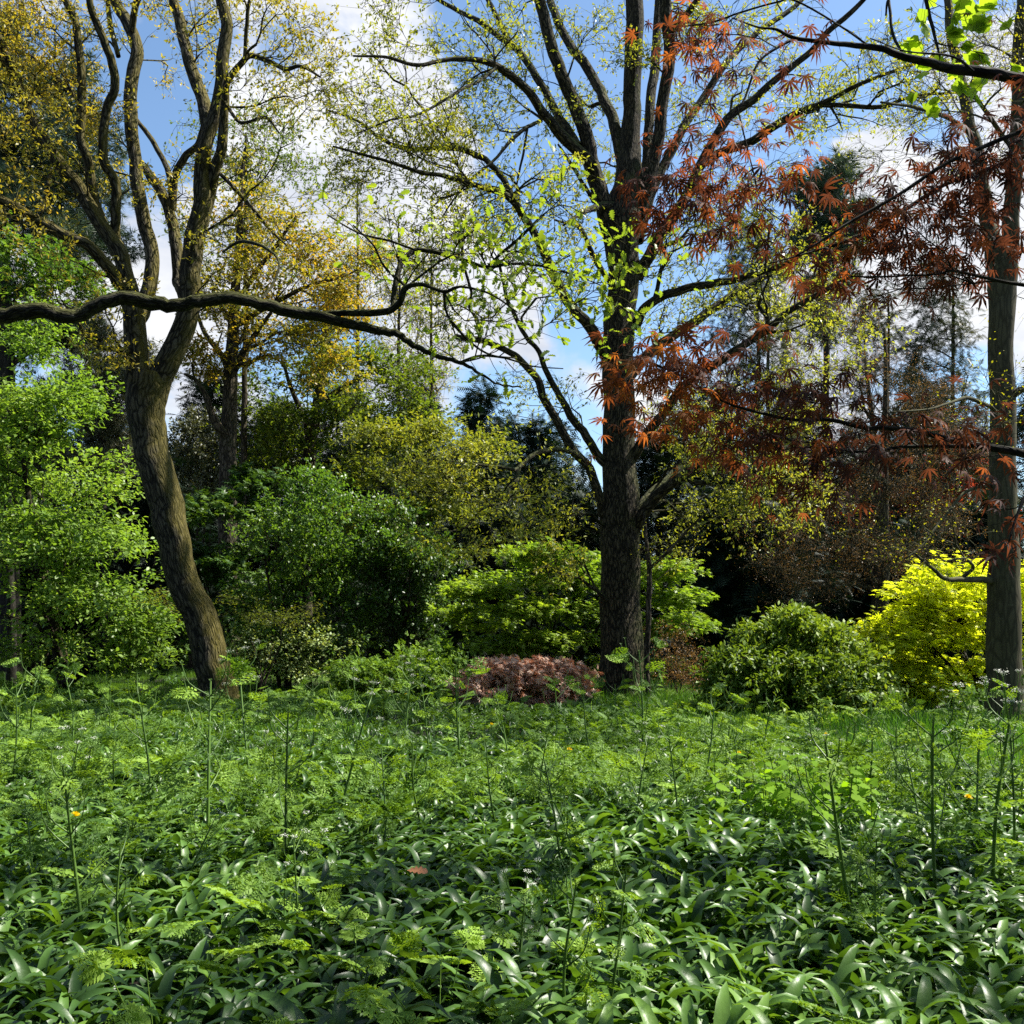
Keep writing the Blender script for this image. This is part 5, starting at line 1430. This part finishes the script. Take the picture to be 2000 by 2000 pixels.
def build_grass():
    blade = tpl([(-.018, 0, 0), (.018, 0, 0), (.013, .5, -.04), (-.013, .5, -.04), (0, 1, -.22)], [(0, 1, 2, 3), (3, 2, 4)])

    def field(name, lab, mat, n, fx, size):
        mb = MB()
        x, y = fx(n)
        k = len(x)
        ax = np.stack([rng.normal(0, .28, k), rng.normal(0, .28, k), np.ones(k)], 1)
        nn = rng.normal(size=(k, 3)); nn[:, 2] *= .2
        att = np.clip(.5 + .25 * noise2(x, y, 1.0, 4) + rng.normal(0, .2, k), 0, 1)
        mb.leaves(blade, np.stack([x, y, gz(x, y) * (y < 40) - .01], 1), ax, nn, size * rng.uniform(.6, 1.2, k), att)
        tag(mb.build(name, mat), lab, 'grass', kind='stuff')

    def right(n):
        y = np.sqrt(rng.uniform(8.5 ** 2, 20 ** 2, n)); x = rng.uniform(1.5, 12.5, n)
        keep = (y > 9 + (5.2 - x) * 1.2) & (noise2(x, y, 1.3, 3) > -.9) & (x < y * .66 + 1)
        return x[keep], y[keep]

    def scatter(n):
        x, y = in_view_points(n, 8, 20)
        keep = noise2(x, y, 1.1, 55) > .5
        return x[keep], y[keep]

    def left(n):
        y = rng.uniform(20.2, 34, n); x = rng.uniform(-1, 1, n) * y * .6
        return x, y
    field('meadow_grass', 'rough tufts of fresh green grass below the beech and the lime-yellow maple', M['grass'], 60000, right, .26)
    field('scattered_grass', 'thin grass blades scattered through the leafy carpet', M['grass'], 26000, scatter, .30)
    field('lawn_grass', 'sunlit lawn glimpsed under the trees behind the shrubs', M['lawn'], 120000, left, .17)


# ------------------------------------------------------------------ tall cow parsley plants
def parsley_variant(seed, flowers):
    r = np.random.default_rng(seed)
    st, lf, fl = MB(), MB(), []
    H = 1.0
    top = np.array([r.normal(0, .09), r.normal(0, .09), H])
    mid = top * .5 + np.array([r.normal(0, .025), r.normal(0, .025), 0])
    c = catmull(np.array([[0, 0, -.03, .0105], [*mid, .0085], [*top, .005]]), 12)
    st.tubes(c[None, :, :3], c[None, :, 3], 6)
    tips = [top]
    for h in (.42, .58, .72, .84, .93):
        i = int(h * 11)
        b = c[i, :3]
        a = r.uniform(0, 2 * pi)
        for sg in range(1 if h < .7 else 2):
            aa = a + sg * 2.3
            ln = (.40 - .25 * (h - .4)) * r.uniform(.7, 1.1)
            e = b + np.array([cos(aa) * ln * .55, sin(aa) * ln * .55, ln * .85])
            m = (b + e) / 2 + np.array([cos(aa), sin(aa), -.3]) * .04
            q = catmull(np.array([[*b, .0045], [*m, .0035], [*e, .0025]]), 7)
            st.tubes(q[None, :, :3], q[None, :, 3], 5)
            if h > .5:
                tips.append(e)
            # leaf at the joint
            for w in range(2):
                d = np.array([[cos(aa + r.normal(0, .6)), sin(aa + r.normal(0, .6)), r.uniform(-.7, .8)]])
                p0 = q[int(r.integers(1, 6)), :3][None]
                lf.leaves(FROND_M, p0, d, np.array([[0, 0, .7]]) + r.normal(0, .6, (1, 3)), r.uniform(.08, .2), [r.random()])
    for k in range(4):
        a = r.uniform(0, 2 * pi); z = r.uniform(.05, .5)
        p0 = np.array([[cos(a) * .02, sin(a) * .02, z]])
        lf.leaves(FROND_M, p0, np.array([[cos(a), sin(a), r.uniform(0, .5)]]), np.array([[0, 0, 1.]]), r.uniform(.2, .34), [r.random()])
    rays = []
    for t in tips:
        k = 9
        um = MB()
        for j in range(k):
            a = j * 2 * pi / k + r.uniform(-.2, .2); e_ = r.uniform(.35, .9)
            L_ = .035 if flowers else .02
            e = t + np.array([cos(a) * sin(e_), sin(a) * sin(e_), cos(e_)]) * L_
            rays.append([t, (t + e) / 2, e])
            if flowers:
                nb = 5
                pp = e + r.normal(0, .006, (nb, 3))
                ax = r.normal(size=(nb, 3)); ax[:, 2] = .1
                um.leaves(tpl([(-.5, 0, 0), (0, .5, .1), (.5, 0, 0), (0, -.5, .1)], [(0, 1, 2, 3)]), pp, ax, np.tile([0, 0, 1.], (nb, 1)) + r.normal(0, .3, (nb, 3)), .007, r.random(nb))
        if flowers:
            fl.append(um)
    st.tubes(np.array(rays), np.full((len(rays), 3), .0009), 3)
    return st, lf, fl


def build_parsley():
    variants = []
    for i in range(6):
        st, lf, fl = parsley_variant(100 + i, i in (1, 4))
        a = st.build('stem', M['stem'], smooth=True); b = lf.build('leaves', M['parsley'])
        c = [u.build('umbel', M['white']) for u in fl]
        for o in (a, b, *c):
            scn.collection.objects.unlink(o)
        variants.append((a, b, *c))
    # pixel of the foot, pixel of the top, depth of the foot from the foot row; variant
    S = [
        (905, 1530, 1285, 0, 'tall parsley stem with forked top standing below the russet mound'),
        (715, 1560, 1330, 2, 'slender parsley stem in front of the white-flowered bush'),
        (655, 1600, 1330, 1, 'parsley stem with small white flower heads, left of centre in the clearing'),
        (560, 1700, 1370, 3, 'parsley stem leaning right, between the leaning trunk and the foreground garlic'),
        (405, 1640, 1300, 5, 'straight parsley stem rising in front of the leaning trunk base'),
        (490, 1520, 1270, 1, 'white-tipped parsley stem beside the foot of the leaning trunk'),
        (300, 1600, 1330, 0, 'dark parsley stem left of the leaning trunk, taller than its neighbours'),
        (170, 1840, 1480, 2, 'near parsley stem slanting right at the lower left'),
        (250, 1900, 1640, 5, 'short near parsley stem in the lower left garlic'),
        (60, 1490, 1290, 3, 'thin parsley stem in front of the bright hornbeam'),
        (20, 1560, 1330, 0, 'parsley stem at the extreme left margin'),
        (140, 1480, 1300, 5, 'pale parsley stem against the hornbeam trunk'),
        (210, 1470, 1330, 2, 'small parsley stem between hornbeam and leaning trunk'),
        (780, 1500, 1300, 4, 'flowering parsley stem in the middle, below the dense dark bush'),
        (840, 1480, 1290, 1, 'flowering parsley stem against the dark gap left of the russet mound'),
        (1000, 1520, 1340, 2, 'parsley stem overlapping the front of the russet mound'),
        (1075, 1480, 1310, 5, 'parsley stem overlapping the right side of the russet mound'),
        (1160, 1480, 1320, 3, 'leafy parsley stem just left of the oak trunk foot'),
        (1252, 1490, 1245, 0, 'tallest parsley stem rising beside the right side of the oak trunk'),
        (1215, 1450, 1320, 5, 'leafy parsley stem directly before the oak trunk foot'),
        (1300, 1470, 1310, 2, 'bushy parsley stem in front of the brown azalea'),
        (1365, 1560, 1345, 3, 'straight parsley stem between the oak and the rhododendron'),
        (1420, 1490, 1340, 5, 'parsley stem at the left skirt of the rhododendron'),
        (1490, 1480, 1350, 2, 'short parsley stem before the middle of the rhododendron'),
        (1590, 1470, 1350, 0, 'short parsley stem before the right of the rhododendron'),
        (1100, 1740, 1475, 0, 'dark parsley stem right of centre among the bright ferny leaves'),
        (1140, 1720, 1500, 2, 'pair-forming parsley stem just right of the dark one near centre'),
        (1115, 2040, 1700, 5, 'near pale stem at the bottom centre'),
        (1180, 1990, 1680, 3, 'near dark stem at the bottom, right of the pale one'),
        (1010, 1920, 1700, 4, 'small near parsley stem left of the pale bottom stem'),
        (1670, 1830, 1420, 2, 'tall pale green parsley stem in the right foreground'),
        (1690, 1560, 1350, 3, 'thin parsley stem in front of the slim dark trunk'),
        (1750, 1620, 1390, 5, 'dark thin stem leaning left in the grass at right'),
        (1830, 1800, 1400, 0, 'long dark parsley stem leaning left near the right edge'),
        (1935, 1770, 1370, 1, 'large multi-branched parsley with white buds near the right edge'),
        (1910, 1690, 1390, 4, 'flowering parsley in front of the beech foot'),
        (1960, 1560, 1330, 4, 'flowering parsley against the base of the beech trunk'),
        (1860, 1480, 1350, 1, 'pale-flowered parsley below the lime-yellow maple'),
        (345, 1740, 1560, 4, 'small parsley with pale buds in the left foreground'),
        (610, 1480, 1330, 0, 'thin parsley stem before the hawthorn stems'),
        (950, 1470, 1340, 3, 'thin parsley stem at the left end of the russet mound'),
        (450, 1560, 1400, 2, 'thin parsley stem just right of the leaning trunk foot, rooted nearer the viewer'),
        (120, 1620, 1420, 1, 'white-budded parsley stem beside the dandelion at left'),
        (230, 1560, 1400, 3, 'thin parsley stem midway between the dandelion and the leaning trunk'),
        (520, 1600, 1420, 4, 'budding parsley stem left of the foreground garlic, mid clearing'),
        (750, 1680, 1440, 0, 'forked parsley stem above the fallen red leaf'),
        (830, 1620, 1400, 5, 'slender parsley stem left of the tall one below the russet mound'),
        (980, 1640, 1450, 3, 'parsley stem in the bright ferny patch at centre'),
        (1050, 1600, 1420, 2, 'parsley stem in line with the right end of the russet mound, mid clearing'),
        (1240, 1620, 1440, 4, 'budding parsley stem below the right edge of the oak trunk'),
        (1330, 1640, 1430, 0, 'forked parsley stem left of the nettle clump'),
        (1440, 1600, 1400, 5, 'slender parsley stem behind the fallen twig'),
        (1610, 1640, 1450, 1, 'white-budded parsley stem right of the nettle clump'),
        (1800, 1700, 1460, 2, 'parsley stem in the shade left of the large multi-branched one'),
        (1980, 1680, 1400, 3, 'parsley stem at the extreme right margin'),
        (1720, 1900, 1640, 0, 'near parsley stem in the darkest corner at lower right'),
        (580, 1880, 1640, 1, 'near white-budded parsley stem in the foreground left of centre'),
        (60, 1760, 1560, 2, 'parsley stem in the dark hollow at the left margin'),
        (1790, 1500, 1370, 5, 'thin grassy parsley stem below the left side of the lime-yellow maple'),
    ]
    for px, py, top, v, lab in S:
        Y = EYE * F * .985 / (py - 1210) * 1.0
        g = P(px, py, Y)
        h = P(px, top, Y)[2]
        h = max(.35, min(1.5, h)) / 1.08
        r = root('cow_parsley', (g[0], Y, float(gz(np.array(g[0]), np.array(Y)))), lab, 'wildflower', 'tall cow parsley stems')
        r.rotation_euler = (rng.normal(0, .10), rng.normal(0, .11), rng.uniform(0, 6.28))
        r.scale = (h * 1.05, h * 1.05, h)
        for o in variants[v]:
            q = o.copy()
            scn.collection.objects.link(q)
            q.parent = r


def build_dandelions():
    spec = [(147, 1583, 'dandelion with open yellow head at the left of the leafy carpet', 1.25), (960, 1411, 'tiny distant dandelion just below the russet mound', 1), (1112, 1459, 'dandelion among ferny leaves straight below the oak trunk', 1.1),
            (1443, 1466, 'half-closed dandelion below the rhododendron', 1), (1506, 1500, 'dandelion beside the fallen twig', 1), (1891, 1549, 'dandelion in the grass near the right edge', 1.1), (793, 1354, 'farthest dandelion left of the russet mound', 1),
            (1613, 1429, 'faint dandelion in front of the right of the rhododendron', .8)]
    for px, py, lab, s in spec:
        # the head stands 0.35 m above the ground
        hz = .36
        Y = (EYE - hz) * F / (py - 1210)
        p = P(px, py, Y)
        r = root('dandelion', (p[0], Y, 0), lab, 'flower', 'dandelions in the carpet')
        st = MB()
        st.tubes(np.array([[[0, 0, 0], [.015, 0, hz * .5], [0, 0, hz]]]), np.full((1, 3), .0025), 5)
        st.build('stem', M['stem'], r, smooth=True)
        h = MB()
        n = 70
        a = rng.uniform(0, 2 * pi, n); e = rng.uniform(.0, 1.3, n)
        ax = np.stack([np.cos(a) * np.cos(e), np.sin(a) * np.cos(e), np.sin(e)], 1)
        pet = tpl([(-.10, 0, 0), (.10, 0, 0), (.13, 1, .1), (-.13, 1, .1)], [(0, 1, 2, 3)])
        h.leaves(pet, np.tile([[0, 0, hz]], (n, 1)), ax, np.tile([[0, 0, 1.]], (n, 1)) + rng.normal(0, .2, (n, 3)), .026 * s)
        h.build('flower_head', M['yellow'], r)


def build_small_things():
    # nettle clump
    px, py = 1560, 1640
    Y = EYE * F / (py - 1210) * .99
    x = P(px, py, Y)[0]
    r = root('nettle_clump', (x, Y, 0), 'bright yellow-green clump of jagged nettle leaves right of centre', 'plant')
    leaf = tpl([(0, 0, 0), (.22, .12, .03), (.20, .24, .02), (.32, .30, .03), (.22, .42, .01), (.28, .52, .0), (.15, .64, -.03), (.17, .74, -.05), (0, 1, -.15), (-.17, .74, -.05), (-.15, .64, -.03), (-.28, .52, 0), (-.22, .42, .01), (-.32, .30, .03), (-.20, .24, .02), (-.22, .12, .03), (0, .5, 0)],
               [(0, 1, 2, 16), (2, 3, 4, 16), (4, 5, 6, 16), (6, 7, 8, 16), (8, 9, 10, 16), (10, 11, 12, 16), (12, 13, 14, 16), (14, 15, 0, 16)])
    st, lf = MB(), MB()
    for k in range(34):
        b = np.array([rng.normal(0, .34), rng.normal(0, .25), 0.0]); h = rng.uniform(.42, .66)
        t = b + np.array([rng.normal(0, .05), rng.normal(0, .05), h])
        st = MB()
        st.tubes(np.array([[b, (b + t) / 2, t]]), np.full((1, 3), .003), 5)
        st.build('stem', M['stem'], r)
        for j in range(6):
            f = 1 - j * .14
            p = b + (t - b) * f
            a = j * pi / 2 + rng.uniform(-.3, .3)
            for sg in (0, pi):
                lf.leaves(leaf, p[None], np.array([[cos(a + sg), sin(a + sg), -.15 - .05 * j]]), np.array([[0, -.5, 1.]]) + rng.normal(0, .3, (1, 3)), rng.uniform(.08, .135) * (1 if j else .7), [rng.random()])
    lf.build('leaves', M['nettle'], r)
    # broad-leaved dock rosette at the lower left corner
    Y = 4.5
    x = P(95, 1900, Y)[0]
    r = root('dock_plant', (x, Y, 0), 'low plant with a few very broad pale green leaves in the lower left corner', 'plant')
    lf = MB()
    wide = strap(radians(75), .22, segs=8, width=.15, e0=62)
    for k in range(9):
        a = k * 2.4 + rng.normal(0, .2)
        lf.leaves(wide, np.array([[0, 0, .02]]), np.array([[cos(a), sin(a), .05]]), np.array([[0, 0, 1.]]) + rng.normal(0, .12, (1, 3)), rng.uniform(.22, .32), [rng.uniform(.3, 1)])
    lf.build('leaves', M['shrubleaf'], r, smooth=True)
    # fallen twig
    Y = 6.3 * 1.55
    pts = [(1440, 1503, 4), (1463, 1502, 5), (1485, 1508, 6), (1494, 1525, 6), (1500, 1545, 6), (1504, 1570, 5)]
    p, rr = limb(pts, Y)
    m = MB(); m.tubes(p[None], rr[None], 8, cap=True)
    p2, r2 = limb([(1488, 1512, 4), (1475, 1498, 3), (1468, 1488, 2)], Y); m.tubes(p2[None], r2[None], 6)
    o = m.build('fallen_twig', M['deadwood'], None, tuple(p[0]), smooth=True)
    tag(o, 'bent pale dead twig resting on the leaves above the nettle clump', 'twig')
    # fallen leaf
    Y = (EYE - .25) * F / (1700 - 1210)
    q = P(795, 1700, Y)
    m = MB(); m.leaves(OAKL, q[None], np.array([[1, -.2, .1]]), np.array([[0.1, -.5, 1.]]), .11, [.5])
    o = m.build('fallen_leaf', M['deadleaf'], None, tuple(q))
    tag(o, 'curled reddish brown dead leaf lying on the garlic', 'leaf')
    # broad pale leaves at the very left foreground
    # tree stump
    Y = 16.6
    x = px_x(1722, Y)
    m = MB()
    m.tubes(np.array([[[x, Y, -.05], [x, Y, .12], [x + .01, Y, .26]]]), np.array([[.16, .14, .135]]), 14, lump=.05, cap=True)
    o = m.build('tree_stump', M['bark_dark'], None, (x, Y, 0), smooth=False)
    tag(o, 'small dark cut stump at the right foot of the rhododendron', 'stump')


build_garlic()
build_fern_layer()
build_grass()
build_parsley()
build_dandelions()
build_small_things()
